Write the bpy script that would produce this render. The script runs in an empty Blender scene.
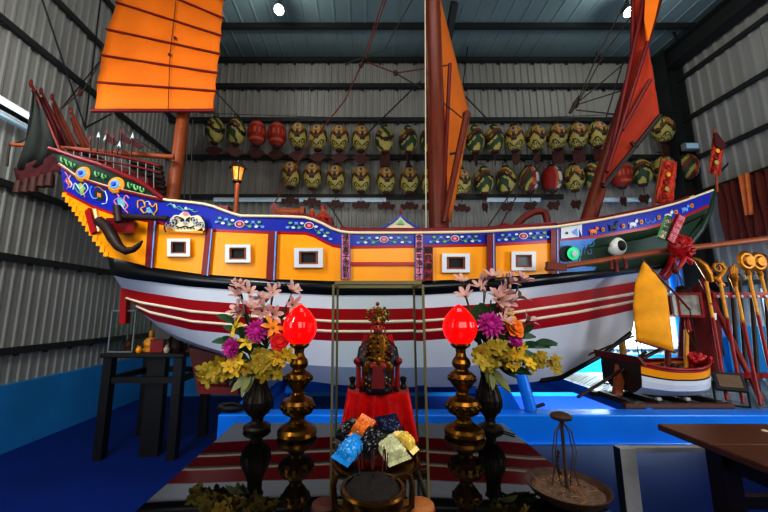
import bpy, math, random
from mathutils import Vector, Matrix
random.seed(11)
R = random.Random(5)
SC = bpy.context.scene
COL = SC.collection
V = Vector
# ------------------------------------------------------------------ camera geometry
F, CX, CY = 340.0, 362.0, 256.0
PITCH = math.radians(9.02)
CAM = V((0, 0, 1.7))
CP, SP = math.cos(PITCH), math.sin(PITCH)


def ray(px, py):
    dx, dy = (px - CX) / F, (CY - py) / F
    return V((dx, CP - dy * SP, SP + dy * CP))


def P(px, py, Y):
    d = ray(px, py)
    return CAM + d * (Y / d.y)


def PXW(px, py, X):
    d = ray(px, py)
    return CAM + d * (X / d.x)


def PZ(px, py, z):
    d = ray(px, py)
    return CAM + d * ((z - CAM.z) / d.z)


def scl(py, Y):                    # metres per pixel at depth Y
    return Y / ray(CX, py).y / F


def interp(pts, x):
    if x <= pts[0][0]:
        return pts[0][1]
    for (a, b), (c, d) in zip(pts, pts[1:]):
        if x <= c:
            t = (x - a) / (c - a) if c > a else 0
            return b + (d - b) * t
    return pts[-1][1]


def smooth_interp(pts, x):          # cubic hermite
    n = len(pts)
    if x <= pts[0][0]:
        return pts[0][1]
    if x >= pts[-1][0]:
        return pts[-1][1]
    for i in range(n - 1):
        if x <= pts[i + 1][0]:
            break

    def slope(k):
        if k == 0 or k == n - 1:
            a, b = (0, 1) if k == 0 else (n - 2, n - 1)
            return (pts[b][1] - pts[a][1]) / (pts[b][0] - pts[a][0])
        return (pts[k + 1][1] - pts[k - 1][1]) / (pts[k + 1][0] - pts[k - 1][0])
    h = pts[i + 1][0] - pts[i][0]
    t = (x - pts[i][0]) / h
    return ((2 * t**3 - 3 * t**2 + 1) * pts[i][1] + (t**3 - 2 * t**2 + t) * h * slope(i)
            + (-2 * t**3 + 3 * t**2) * pts[i + 1][1] + (t**3 - t**2) * h * slope(i + 1))


# ------------------------------------------------------------------ materials
def lin(c):
    out = []
    for v in c:
        v /= 255.0
        out.append(v / 12.92 if v <= 0.04045 else ((v + 0.055) / 1.055) ** 2.4)
    return out


MATS = {}


def mat(name, rgb, rough=.5, metal=0.0, var=.18, scale=9.0, bump=0.0, emit=0.0, spec=.5, coat=0.0, stretch=None, emit_rgb=None):
    if name in MATS:
        return MATS[name]
    m = bpy.data.materials.new(name)
    m.use_nodes = True
    nt = m.node_tree
    b = nt.nodes['Principled BSDF']
    c = lin(rgb) + [1]
    tc = nt.nodes.new('ShaderNodeTexCoord')
    src = tc.outputs['Object']
    if stretch:
        mp = nt.nodes.new('ShaderNodeMapping')
        mp.inputs['Scale'].default_value = stretch
        nt.links.new(src, mp.inputs['Vector'])
        src = mp.outputs['Vector']
    n = nt.nodes.new('ShaderNodeTexNoise')
    n.inputs['Scale'].default_value = scale
    n.inputs['Detail'].default_value = 4
    nt.links.new(src, n.inputs['Vector'])
    mx = nt.nodes.new('ShaderNodeMix')
    mx.data_type = 'RGBA'
    mx.inputs['A'].default_value = [max(0, v * (1 - 1.6 * var)) for v in c[:3]] + [1]
    mx.inputs['B'].default_value = [min(1, v * (1 + 1.2 * var)) for v in c[:3]] + [1]
    nt.links.new(n.outputs['Fac'], mx.inputs['Factor'])
    nt.links.new(mx.outputs['Result'], b.inputs['Base Color'])
    b.inputs['Roughness'].default_value = rough
    b.inputs['Metallic'].default_value = metal
    b.inputs['Specular IOR Level'].default_value = spec
    b.inputs['Coat Weight'].default_value = coat
    if bump:
        bp = nt.nodes.new('ShaderNodeBump')
        bp.inputs['Strength'].default_value = bump
        bp.inputs['Distance'].default_value = .02
        nt.links.new(n.outputs['Fac'], bp.inputs['Height'])
        nt.links.new(bp.outputs['Normal'], b.inputs['Normal'])
    if emit:
        b.inputs['Emission Color'].default_value = (lin(emit_rgb) if emit_rgb else c[:3]) + [1]
        b.inputs['Emission Strength'].default_value = emit
    MATS[name] = m
    return m


def glass_mat(name, tint=(235, 245, 240), refl=.06):
    m = bpy.data.materials.new(name)
    m.use_nodes = True
    nt = m.node_tree
    nt.nodes.clear()
    o = nt.nodes.new('ShaderNodeOutputMaterial')
    mix = nt.nodes.new('ShaderNodeMixShader')
    t = nt.nodes.new('ShaderNodeBsdfTransparent')
    t.inputs['Color'].default_value = lin(tint) + [1]
    g = nt.nodes.new('ShaderNodeBsdfGlossy')
    g.inputs['Roughness'].default_value = .02
    fr = nt.nodes.new('ShaderNodeFresnel')
    fr.inputs['IOR'].default_value = 1.3
    ns = nt.nodes.new('ShaderNodeTexNoise')
    ns.inputs['Scale'].default_value = 6
    ml = nt.nodes.new('ShaderNodeMath')
    ml.operation = 'MULTIPLY_ADD'
    ml.inputs[1].default_value = .01
    nt.links.new(ns.outputs['Fac'], ml.inputs[0])
    nt.links.new(fr.outputs['Fac'], ml.inputs[2])
    nt.links.new(ml.outputs[0], mix.inputs['Fac'])
    nt.links.new(t.outputs[0], mix.inputs[1])
    nt.links.new(g.outputs[0], mix.inputs[2])
    nt.links.new(mix.outputs[0], o.inputs['Surface'])
    MATS[name] = m
    return m


M = {}
def dm(key, *a, **k):
    M[key] = mat(key, *a, **k)


dm('wall_steel', (150, 149, 142), .55, .0, .16, 1.2, stretch=(1, 1, .15))
dm('roof_steel', (118, 138, 138), .6, .0, .16, 1.0)
dm('girt_steel', (44, 47, 46), .6, .2, .2, 3)
dm('floor_blue', (9, 46, 122), .62, 0, .3, 1.1, spec=.2)
dm('kerb_blue', (40, 140, 196), .35, 0, .2, 1.5)
dm('cradle_blue', (14, 134, 240), .3, 0, .2, 3)
dm('checker_plate', (150, 158, 165), .35, .7, .2, 40, bump=.4)
dm('yellow_paint', (248, 166, 0), .35, 0, .08, 2.5)
dm('blue_paint', (16, 40, 168), .35, 0, .15, 3)
dm('green_paint', (10, 62, 36), .35, 0, .35, 3)
dm('dark_green_paint', (16, 48, 34), .4, 0, .3, 5)
dm('sky_paint', (90, 150, 215), .4, 0, .3, 4)
dm('black_paint', (12, 13, 15), .28, 0, .3, 3)
dm('white_paint', (214, 218, 224), .32, 0, .06, 2)
dm('cream_paint', (228, 214, 180), .4, 0, .1, 6)
dm('red_paint', (172, 10, 24), .3, 0, .12, 3)
dm('dark_red_paint', (128, 14, 26), .4, 0, .2, 4)
dm('pink_paint', (226, 140, 165), .45, 0, .15, 20)
dm('leaf_paint', (120, 190, 120), .5, 0, .2, 20)
dm('gold_paint', (224, 160, 50), .4, 0, .2, 20)
dm('orange_paint', (236, 130, 40), .4, 0, .2, 20)
dm('light_blue_paint', (120, 170, 235), .4, 0, .2, 20)
dm('mid_blue_paint', (50, 90, 190), .4, 0, .2, 20)
dm('ink', (16, 12, 14), .6, 0, .2, 20)
dm('mast_wood', (118, 46, 17), .45, 0, .35, 5, stretch=(6, 6, .6))
dm('dark_wood', (46, 22, 14), .5, 0, .4, 6, stretch=(4, 4, .8))
dm('red_wood', (118, 28, 16), .5, 0, .35, 6)
dm('pole_wood', (150, 76, 30), .5, 0, .3, 8, stretch=(.6, 6, 6))
dm('sail_orange', (226, 122, 10), .75, 0, .14, 2.2, bump=.25)
dm('sail_red', (174, 54, 14), .75, 0, .2, 2.2, bump=.2)
dm('sail_yellow', (246, 170, 16), .75, 0, .15, 9, bump=.25)
dm('batten_red', (116, 18, 16), .5, 0, .2, 8)
dm('rope', (58, 48, 40), .8, 0, .3, 30)
dm('rope_red', (100, 40, 26), .8, 0, .3, 30)
dm('steel_wire', (40, 42, 42), .5, .4, .2, 30)
dm('brass', (126, 88, 34), .33, 1.0, .6, 12, bump=.25)
dm('dark_brass', (92, 62, 28), .28, 1.0, .4, 16, bump=.15)
dm('dark_bronze', (36, 28, 20), .4, .5, .4, 14, bump=.3)
dm('gold', (168, 112, 32), .38, .75, .3, 30, bump=.2)
dm('lamp_red', (225, 10, 12), .1, 0, .1, 10, emit=.75, emit_rgb=(255, 10, 12))
dm('table_black', (10, 9, 9), .02, 0, .2, 2, spec=.9)
dm('table_wood', (34, 18, 13), .35, 0, .4, 4, stretch=(1, 5, 5))
dm('brown_wood', (86, 46, 22), .4, 0, .35, 4, stretch=(1, 7, 7))
dm('bench_wood', (15, 11, 11), .5, 0, .3, 5)
dm('stainless', (186, 184, 178), .5, .1, .2, 9)
dm('case_frame', (122, 114, 80), .35, .3, .15, 10)
dm('robe_red', (230, 10, 14), .35, 0, .3, 24, bump=.3)
dm('robe_blue', (20, 24, 46), .45, 0, .5, 60, bump=.3)
dm('face_red', (188, 66, 40), .4, 0, .1, 20)
dm('throne_red', (150, 14, 16), .35, 0, .3, 20)
dm('fabric_red', (110, 6, 14), .8, 0, .3, 14, bump=.3)
dm('satin_red', (178, 8, 18), .4, 0, .3, 16, bump=.3)
dm('banner_orange', (196, 62, 28), .7, 0, .7, 34, bump=.2)
dm('curtain', (112, 40, 24), .8, 0, .3, 3, stretch=(3, 3, .3))
dm('gold_cloth', (226, 130, 70), .6, 0, .3, 6)
dm('flag_dark', (18, 24, 16), .8, 0, .35, 8)
dm('flag_red', (78, 14, 20), .8, 0, .35, 8)
dm('flag_brown', (108, 46, 22), .8, 0, .35, 8)
dm('leaf_dark', (22, 54, 30), .5, 0, .35, 20)
dm('lan_olive', (172, 156, 78), .6, 0, .25, 14)
dm('lan_green', (44, 70, 42), .6, 0, .3, 14)
dm('lan_dark', (36, 28, 20), .6, 0, .3, 14)
dm('lan_brown', (112, 58, 32), .6, 0, .3, 14)
dm('lan_cream', (172, 160, 92), .6, 0, .2, 14)
dm('lan_red', (150, 28, 22), .6, 0, .25, 10)
dm('lan_orange', (190, 96, 44), .6, 0, .25, 10)
dm('lan_blue', (54, 70, 140), .6, 0, .25, 10)
dm('lan_white', (206, 200, 190), .6, 0, .1, 10)
dm('tag_brown', (74, 32, 22), .6, 0, .35, 12)
dm('pink_petal', (206, 166, 158), .6, 0, .2, 30)
dm('purple_petal', (186, 36, 140), .6, 0, .25, 40)
dm('yellow_petal', (218, 178, 40), .6, 0, .4, 30)
dm('gold_petal', (228, 160, 60), .6, 0, .2, 30)
dm('green_petal', (164, 142, 28), .6, 0, .45, 30)
dm('red_petal', (214, 40, 40), .6, 0, .2, 30)
dm('orange_petal', (240, 130, 30), .6, 0, .2, 30)
dm('leaf', (34, 82, 40), .5, 0, .35, 20)
dm('leaf_pale', (128, 132, 84), .5, 0, .3, 20)
dm('stem', (66, 78, 36), .6, 0, .3, 20)
dm('bag_blue', (30, 140, 205), .22, 0, .3, 20, bump=.3)
dm('bag_orange', (226, 120, 40), .25, 0, .4, 14, bump=.3)
dm('bag_yellow', (236, 196, 96), .25, 0, .3, 14, bump=.3)
dm('bag_black', (18, 18, 24), .2, 0, .5, 16, bump=.4)
dm('bag_white', (190, 190, 150), .22, 0, .5, 34, bump=.4)
dm('bag_navy', (24, 32, 66), .2, 0, .5, 14, bump=.4)
dm('ash', (108, 86, 68), .95, 0, .4, 60, bump=.6)
dm('ash_dark', (34, 27, 22), .95, 0, .5, 50, bump=.8)
dm('rust_metal', (78, 54, 42), .6, .3, .5, 30, bump=.3)
dm('flood_black', (32, 34, 38), .4, 0, .2, 12)
dm('flood_glass', (132, 112, 92), .15, 0, .2, 12)
dm('tube_on', (240, 246, 255), .4, 0, .02, 3, emit=3.2)
dm('tube_off', (160, 190, 205), .4, 0, .05, 3, emit=.25)
dm('bulb_on', (255, 252, 244), .4, 0, .02, 3, emit=26)
dm('warm_pane', (230, 150, 70), .3, 0, .6, 26, emit=.7)
dm('lit_pane', (168, 166, 156), .12, 0, .62, 14, emit=.1)
dm('window_day', (236, 246, 250), .5, 0, .08, 2, emit=2.2)
dm('white_frame', (220, 224, 226), .4, 0, .05, 6)
dm('grey_plastic', (120, 124, 126), .5, 0, .1, 8)
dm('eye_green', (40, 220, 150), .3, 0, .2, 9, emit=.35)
dm('ball_white', (232, 232, 224), .3, 0, .05, 9)
dm('skin_wood', (170, 110, 60), .5, 0, .3, 20)
GLASS = glass_mat('clear_glass')
GLASS2 = glass_mat('case_glass', (246, 250, 248))


# ------------------------------------------------------------------ mesh builder
class MB:
    def __init__(s):
        s.v, s.f, s.m, s.s = [], [], [], []

    def add(s, verts, faces, m=0, sm=False):
        o = len(s.v)
        s.v += [V(p) for p in verts]
        for f in faces:
            s.f.append([i + o for i in f])
            s.m.append(m)
            s.s.append(sm)
        return s

    def box(s, c, size, m=0, rot=None, taper=1.0):
        x, y, z = [q / 2 for q in size]
        pts = [V((sx * x * (taper if sz > 0 else 1), sy * y * (taper if sz > 0 else 1), sz * z)) for sz in (-1, 1) for sx, sy in ((-1, -1), (1, -1), (1, 1), (-1, 1))]
        if rot is not None:
            pts = [rot @ p for p in pts]
        c = V(c)
        return s.add([p + c for p in pts], [(3, 2, 1, 0), (4, 5, 6, 7), (0, 1, 5, 4), (1, 2, 6, 5), (2, 3, 7, 6), (3, 0, 4, 7)], m)

    def bx(s, x0, x1, y0, y1, z0, z1, m=0):
        return s.box(((x0 + x1) / 2, (y0 + y1) / 2, (z0 + z1) / 2), (abs(x1 - x0), abs(y1 - y0), abs(z1 - z0)), m)

    def bar(s, a, b, w, h, m=0, up=V((0, 0, 1))):
        a, b = V(a), V(b)
        d = (b - a)
        L = d.length
        d.normalize()
        if abs(d.dot(up)) > .98:
            up = V((0, 1, 0))
        x = d.cross(up).normalized()
        y = x.cross(d)
        rot = Matrix((x, d, y)).transposed()
        return s.box((a + b) / 2, (w, L, h), m, rot)

    def tube(s, pts, r, seg=8, m=0, caps=True):
        pts = [V(p) for p in pts]
        n = len(pts)
        rs = r if isinstance(r, (list, tuple)) else [r] * n
        rings = []
        prev = None
        for i in range(n):
            d = (pts[min(i + 1, n - 1)] - pts[max(i - 1, 0)])
            if d.length < 1e-9:
                d = V((0, 0, 1))
            d.normalize()
            if prev is None:
                a = V((0, 0, 1)) if abs(d.z) < .9 else V((0, 1, 0))
                x = d.cross(a).normalized()
            else:
                x = (prev - d * prev.dot(d))
                x = x.normalized() if x.length > 1e-6 else d.orthogonal().normalized()
            prev = x
            y = d.cross(x)
            rings.append([pts[i] + (x * math.cos(2 * math.pi * k / seg) + y * math.sin(2 * math.pi * k / seg)) * rs[i] for k in range(seg)])
        vs = [p for q in rings for p in q]
        fs = []
        for i in range(n - 1):
            for k in range(seg):
                k2 = (k + 1) % seg
                fs.append((i * seg + k, i * seg + k2, (i + 1) * seg + k2, (i + 1) * seg + k))
        s.add(vs, fs, m, True)
        if caps:
            s.add(rings[0], [tuple(range(seg))[::-1]], m)
            s.add(rings[-1], [tuple(range(seg))], m)
        return s

    def lathe(s, c, prof, seg=24, m=0, mf=None, axis=None):
        c = V(c)
        q = V((0, 0, 1)).rotation_difference(V(axis)).to_matrix() if axis is not None else None
        vs = []
        for r, z in prof:
            for k in range(seg):
                a = 2 * math.pi * k / seg
                p = V((r * math.cos(a), r * math.sin(a), z))
                vs.append(c + (q @ p if q else p))
        for i in range(len(prof) - 1):
            fs = []
            for k in range(seg):
                k2 = (k + 1) % seg
                fs.append((i * seg + k, i * seg + k2, (i + 1) * seg + k2, (i + 1) * seg + k))
            s.add(vs[i * seg:(i + 2) * seg], [tuple(j - i * seg for j in f) for f in fs], mf(i) if mf else m, True)
        if prof[0][0] > 1e-4:
            s.add(vs[:seg], [tuple(range(seg))[::-1]], m)
        if prof[-1][0] > 1e-4:
            s.add(vs[-seg:], [tuple(range(seg))], mf(len(prof) - 2) if mf else m)
        return s

    def ell(s, c, rad, seg=14, rings=9, m=0, rot=None, mf=None):
        c = V(c)
        rx, ry, rz = rad
        vs = []
        for i in range(rings + 1):
            t = math.pi * i / rings
            for k in range(seg):
                a = 2 * math.pi * k / seg
                p = V((rx * math.sin(t) * math.cos(a), ry * math.sin(t) * math.sin(a), -rz * math.cos(t)))
                vs.append(c + (rot @ p if rot else p))
        o = len(s.v)
        s.v += vs
        for i in range(rings):
            for k in range(seg):
                k2 = (k + 1) % seg
                s.f.append([o + i * seg + k, o + i * seg + k2, o + (i + 1) * seg + k2, o + (i + 1) * seg + k])
                s.m.append(mf(i, k) if mf else m)
                s.s.append(True)
        return s

    def prism(s, pts, vec, m=0, m2=None):
        pts = [V(p) for p in pts]
        vec = V(vec)
        n = len(pts)
        vs = pts + [p + vec for p in pts]
        fs = [(i, (i + 1) % n, n + (i + 1) % n, n + i) for i in range(n)]
        s.add(vs, [tuple(range(n)), tuple(range(2 * n - 1, n - 1, -1))], m)
        return s.add(vs, fs, m if m2 is None else m2)

    def grid(s, rows, m=0, sm=True, close=False):
        nr, nc = len(rows), len(rows[0])
        vs = [p for r in rows for p in r]
        fs = []
        for i in range(nr - 1):
            for k in range(nc if close else nc - 1):
                k2 = (k + 1) % nc
                fs.append((i * nc + k, i * nc + k2, (i + 1) * nc + k2, (i + 1) * nc + k))
        return s.add(vs, fs, m, sm)

    def build(s, name, mats, parent=None, origin=None, solid=0.0, bevel=0.0):
        org = wloc(parent) if parent else (V(origin) if origin is not None else V((0, 0, 0)))
        me = bpy.data.meshes.new(name)
        me.from_pydata([tuple(p - org) for p in s.v], [], s.f)
        for mt in (mats if isinstance(mats, (list, tuple)) else [mats]):
            me.materials.append(M[mt] if isinstance(mt, str) else mt)
        me.polygons.foreach_set('material_index', s.m)
        me.polygons.foreach_set('use_smooth', s.s)
        me.update()
        o = bpy.data.objects.new(name, me)
        COL.objects.link(o)
        if parent:
            o.parent = parent
        elif origin is not None:
            o.location = org
        if solid:
            md = o.modifiers.new('thickness', 'SOLIDIFY')
            md.thickness = solid
            md.offset = 0
        if bevel:
            md = o.modifiers.new('bevel', 'BEVEL')
            md.width = bevel
            md.segments = 2
            md.limit_method = 'ANGLE'
        return o


def wloc(o):
    p = V((0, 0, 0))
    while o:
        p = p + V(o.location)
        o = o.parent
    return p


def thing(name, label, cat, loc, group=None):
    o = bpy.data.objects.new(name, None)
    o.empty_display_size = .05
    COL.objects.link(o)
    o.location = loc
    return tag(o, label, cat, group)


def tag(o, label, cat, group=None):
    o['label'] = label
    o['category'] = cat
    if group:
        o['group'] = group
    return o


def struct(mb, name, mats, label=None, cat=None):
    o = mb.build(name, mats)
    o['kind'] = 'structure'
    if label:
        o['label'] = label
    if cat:
        o['category'] = cat
    return o


def dup(root, loc, label, rotz=None, keep=None):
    r = root.copy()
    COL.objects.link(r)
    r.location = loc
    if rotz is not None:
        r.rotation_euler = (0, 0, rotz)
    r['label'] = label
    for ch in list(root.children):
        c = ch.copy()
        COL.objects.link(c)
        c.parent = r
        for g in list(ch.children):
            d = g.copy()
            COL.objects.link(d)
            d.parent = c
    return r


def lathe_px(mb, cx, Y, prof, seg=24, m=0, mf=None):
    """profile of (half-width px, y px) seen at depth Y -> turned solid"""
    c = P(cx, prof[0][1], Y)
    pr = [(hw * scl(y, Y), P(cx, y, Y).z) for hw, y in prof]
    if pr[0][1] > pr[-1][1]:
        pr = pr[::-1]
        if mf:
            n = len(pr) - 2
            g = mf
            mf = lambda i: g(n - i)
    return mb.lathe((c.x, Y, 0), pr, seg, m, mf)


ORD = ['first', 'second', 'third', 'fourth', 'fifth', 'sixth', 'seventh', 'eighth', 'ninth', 'tenth', 'eleventh', 'twelfth', 'thirteenth',
       'fourteenth', 'fifteenth', 'sixteenth', 'seventeenth', 'eighteenth', 'nineteenth', 'twentieth']


def text_mesh(txt, size, mat_, name, parent, matrix, vertical=True):
    cu = bpy.data.curves.new(name, 'FONT')
    cu.body = '\n'.join(txt) if vertical else txt
    cu.size = size
    cu.align_x = 'CENTER'
    cu.align_y = 'CENTER'
    cu.space_line = .95
    cu.extrude = .0015
    cu.offset = size * .012
    tmp = bpy.data.objects.new(name, cu)
    COL.objects.link(tmp)
    dg = bpy.context.evaluated_depsgraph_get()
    me = bpy.data.meshes.new_from_object(tmp.evaluated_get(dg))
    bpy.data.objects.remove(tmp)
    bpy.data.curves.remove(cu)
    me.materials.clear()
    me.materials.append(M[mat_])
    o = bpy.data.objects.new(name, me)
    COL.objects.link(o)
    me.transform(Matrix.Translation(-wloc(parent)) @ matrix)
    o.parent = parent
    return o
# ================================================================== SETTING
XL, XR, YB, YF, ZT = -4.4, 7.2, 7.24, -1.2, 7.62


def corrugated(a, b, z0, z1, nrm, pitch=.16, depth=.03):
    """ribbed sheet between plan points a and b, ribs standing out along nrm"""
    a, b, nrm = V(a), V(b), V(nrm)
    L = (b - a).length
    d = (b - a) / L
    n = max(1, round(L / pitch))
    mb = MB()
    base, top = [], []
    for i in range(n):
        for t, o in ((0, 0), (.55, 0), (.68, 1), (.87, 1)):
            p = a + d * (L * (i + t) / n) + nrm * (depth * o)
            base.append(V((p.x, p.y, z0)))
            top.append(V((p.x, p.y, z1)))
    base.append(V((b.x, b.y, z0)))
    top.append(V((b.x, b.y, z1)))
    mb.grid([base, top], 0, False)
    return mb


fl = MB().bx(XL - .1, XR + .1, YF, YB + .1, -.1, 0)
struct(fl, 'floor', 'floor_blue', 'glossy blue painted floor of the hall', 'floor')
struct(corrugated((XL, YB, 0), (XL, YF, 0), .8, ZT, (1, 0, 0), .13, .014), 'wall_left', 'wall_steel', 'grey ribbed steel sheet wall on the left', 'wall')
wb = corrugated((XL, YB, 0), (4.6, YB, 0), .8, ZT, (0, -1, 0))
for a, b, z0, z1 in ((4.6, 6.9, 2.05, ZT), (4.6, 6.9, .8, .92), (6.9, XR, .8, ZT)):
    c = corrugated((a, YB, 0), (b, YB, 0), z0, z1, (0, -1, 0))
    wb.add(c.v, c.f, 0)
struct(wb, 'wall_back', 'wall_steel', 'grey ribbed steel sheet wall behind the ship', 'wall')
struct(corrugated((XR, YF, 0), (XR, YB, 0), .8, ZT, (-1, 0, 0), .2), 'wall_right', 'wall_steel', 'grey ribbed steel sheet wall on the right', 'wall')
rf = MB()
pr = []
n = 36
for i in range(n):
    for t, o in ((0, 0), (.8, 0), (.86, -.014), (.94, -.014)):
        x = XL + (XR - XL) * (i + t) / n
        pr.append((x, ZT + o))
pr.append((XR, ZT))
rf.grid([[V((x, YF, z)) for x, z in pr], [V((x, YB, z)) for x, z in pr]], 0, False)
struct(rf, 'ceiling', 'roof_steel', 'grey blue ribbed steel roof sheets', 'ceiling')
struct(MB().bx(XL, XL + .1, YF, YB, 0, .8), 'baseboard_left', 'kerb_blue', 'blue painted kerb along the left wall', 'kerb')
struct(MB().bx(XL, XR, YB - .1, YB + .08, 0, .8), 'baseboard_back', 'kerb_blue', 'blue painted kerb along the back wall', 'kerb')
struct(MB().bx(XR - .1, XR, YF, YB, 0, .8), 'baseboard_right', 'kerb_blue', 'blue painted kerb along the right wall', 'kerb')
tn = [0]


def trim(mb, mats, label, cat='beam'):
    tn[0] += 1
    return struct(mb, 'trim_%d' % tn[0], mats, label, cat)


def cbeam(x0, x1, y0, y1, z, h=.1, wall='b'):
    mb = MB()
    mb.bx(x0, x1, y0, y1, z - h / 2, z + h / 2)
    return mb


for z in (7.5, 6.82, 5.97, 5.07):
    mb = cbeam(XL, XR, YB - .12, YB - .03, z)
    for i in range(28):
        mb.bx(XL + .4 + i * .4, XL + .44 + i * .4, YB - .1, YB - .03, z - .09, z - .05)
    trim(mb, 'girt_steel', 'dark steel girt running across the back wall')
trim(cbeam(XL, 4.4, YB - .12, YB - .03, 4.15), 'girt_steel', 'dark steel girt running across the back wall behind the lanterns')
for z in (3.26, 2.36):
    trim(cbeam(XL, 4.4, YB - .12, YB - .03, z), 'girt_steel', 'dark steel girt low on the back wall')
for z in (6.9, 6.05, 5.17, 4.15, 3.22, 2.34, 1.2):
    mb = cbeam(XL + .03, XL + .08, YF, YB, z, .085)
    for i in range(16):
        mb.bx(XL + .03, XL + .07, .4 + i * .4, .44 + i * .4, z - .07, z - .04)
    trim(mb, 'girt_steel', 'dark steel girt along the left wall')
for z in (6.8, 5.84, 4.9, 4.15, 2.2):
    trim(cbeam(XR - .09, XR - .03, YF, YB, z, .085), 'girt_steel', 'dark steel girt along the right wall')
for y in (6.26, 5.2, 4.2, 3.2):
    trim(MB().bx(XL, XR, y - .04, y + .04, 7.5, 7.6), 'girt_steel', 'dark steel roof purlin')


def ibeam(a, b, w, h, side):
    """H section from a to b"""
    a, b, side = V(a), V(b), V(side)
    d = (b - a).normalized()
    up = d.cross(side)
    mb = MB()
    for s in (-1, 1):
        mb.bar(a + up * (s * h / 2), b + up * (s * h / 2), w, .02, 0, up)
    mb.bar(a, b, .02, h, 0, up)
    return mb


trim(ibeam((6.98, 7.0, 0), (6.98, 7.0, 7.5), .3, .36, (0, 1, 0)), 'girt_steel', 'dark steel H column in the right back corner', 'column')
trim(ibeam((6.98, YF, 7.28), (6.98, 7.1, 7.28), .3, .4, (1, 0, 0)), 'girt_steel', 'dark steel eave beam above the right wall')
trim(ibeam((1.75, 7.0, 6.6), (1.75, 5.6, 7.45), .12, .14, (1, 0, 0)), 'girt_steel', 'dark steel bracket behind the main mast')
trim(MB().tube([(4.9, 5.3, 0), (4.9, 5.3, 3.35)], .085, 12), 'cradle_blue', 'pale blue steel pipe post behind the bow', 'post')
# diagonal wall braces
for (a, b, r) in (((41, -4), (86, 130), .012), ((101, -3), (85, 128), .01), ((85, 128), (111, 114), .012), ((61, 109), (101, 60), .008)):
    trim(MB().tube([PXW(a[0], a[1], XL + .12), PXW(b[0], b[1], XL + .12)], r, 6), 'steel_wire', 'thin dark steel tie rod on the left wall', 'brace')
for (a, b, ya, yb, r) in (((355, -4), (421, 46), 6.9, 6.9, .014),
                          ((530, -4), (448, 47), 6.9, 6.9, .014), ((462, 93), (492, 124), 6.95, 6.95, .014), ((421, 81), (350, 150), 6.95, 6.95, .014),
                          ((660, 4), (678, 42), 6.2, 6.6, .02), ((721, 171), (770, 120), 6.4, 5.9, .018), ((216, 92), (240, 118), 6.95, 6.95, .012), ((474, -3), (462, 92), 6.9, 6.9, .011)):
    trim(MB().tube([P(a[0], a[1], ya), P(b[0], b[1], yb)], r, 6), 'steel_wire', 'thin dark steel tie rod', 'brace')

# window in the back wall, right of the hull
wn = struct(MB(), 'window_1', 'white_frame', 'bright barred window in the back wall', 'window')
fr = MB()
for x in (4.62, 5.38, 6.12, 6.88):
    fr.bx(x - .03, x + .03, YB - .06, YB + .02, .92, 2.05)
for z in (.94, 2.03):
    fr.bx(4.6, 6.9, YB - .06, YB + .02, z - .03, z + .03)
for i in range(30):
    fr.tube([(4.66 + i * .075, YB - .03, .95), (4.66 + i * .075, YB - .03, 2.02)], .008, 6)
fr.build('window_frame', 'white_frame', wn)
MB().bx(4.6, 6.9, YB + .03, YB + .05, .92, 2.05).build('window_pane', 'window_day', wn)

# ================================================================== LIGHT FITTINGS
def spot(px, py, Y, label):
    p = P(px, py, Y)
    t = thing('spotlight', label, 'ceiling light', (p.x, p.y, 7.44), 'ceiling spotlights')
    MB().tube([(p.x, p.y, 7.44), (p.x, p.y, p.z + .1)], .02, 8).build('stem', 'girt_steel', t)
    ax = V((0, -.45, -.9)).normalized()
    MB().lathe(p, [(.03, -.2), (.075, -.16), (.1, -.02), (.1, 0)], 20, axis=ax).build('housing', 'girt_steel', t)
    MB().lathe(p, [(.085, .0), (.07, .03), (.0, .045)], 20, axis=ax).build('bulb', 'bulb_on', t)
    return p


sp1 = spot(279, 10, 5.5, 'round ceiling spotlight shining left of the main mast')
sp2 = spot(629, 12, 5.5, 'round ceiling spotlight shining behind the foremast sail')


def tube_light(a, b, label, on, out):
    a, b, out = V(a), V(b), V(out)
    t = thing('fluorescent_lamp', label, 'tube light', (a + b) / 2)
    MB().bar(a, b, .085, .05, up=out).build('tube_housing', 'white_frame', t)  # housing bar of the tube lamp
    d = (b - a).normalized()
    MB().tube([a + out * .06 + d * .03, b + out * .06 - d * .03], .02, 10).build('tube', 'tube_on' if on else 'tube_off', t)


tube_light((XL + .16, 2.6, 4.14), (XL + .16, 4.05, 4.14), 'lit fluorescent tube light high on the left wall', True, (.8, 0, -.6))
tube_light((XL + .16, 2.6, 3.97), (XL + .16, 4.05, 3.97), 'unlit batten below the glowing tube on the left wall', False, (.8, 0, -.6))
for a, b, lb in ((214, 386, 'long pale light batten on the back wall below the left lanterns'), (487, 540, 'short pale light batten on the back wall right of the main mast'),
                 (602, 650, 'short pale light batten on the back wall behind the foremast')):
    p, q = P(a, 198, YB - .18), P(b, 198, YB - .18)
    tube_light((p.x, YB - .18, 4.05), (q.x, YB - .18, 4.05), lb, False, (0, -.8, -.6))
t = thing('emergency_lamp', 'small pale box lamp on the column at the right back corner', 'lamp', P(690, 147, 6.75))
p = P(690, 147, 6.75)
MB().box(p, (.3, .1, .16)).build('housing', 'grey_plastic', t, bevel=.01)
MB().box(p + V((0, .09, 0)), (.1, .1, .08)).build('mounting_block', 'girt_steel', t)
MB().box(p + V((0, -.055, 0)), (.24, .02, .11)).build('lens', 'tube_off', t)

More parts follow.
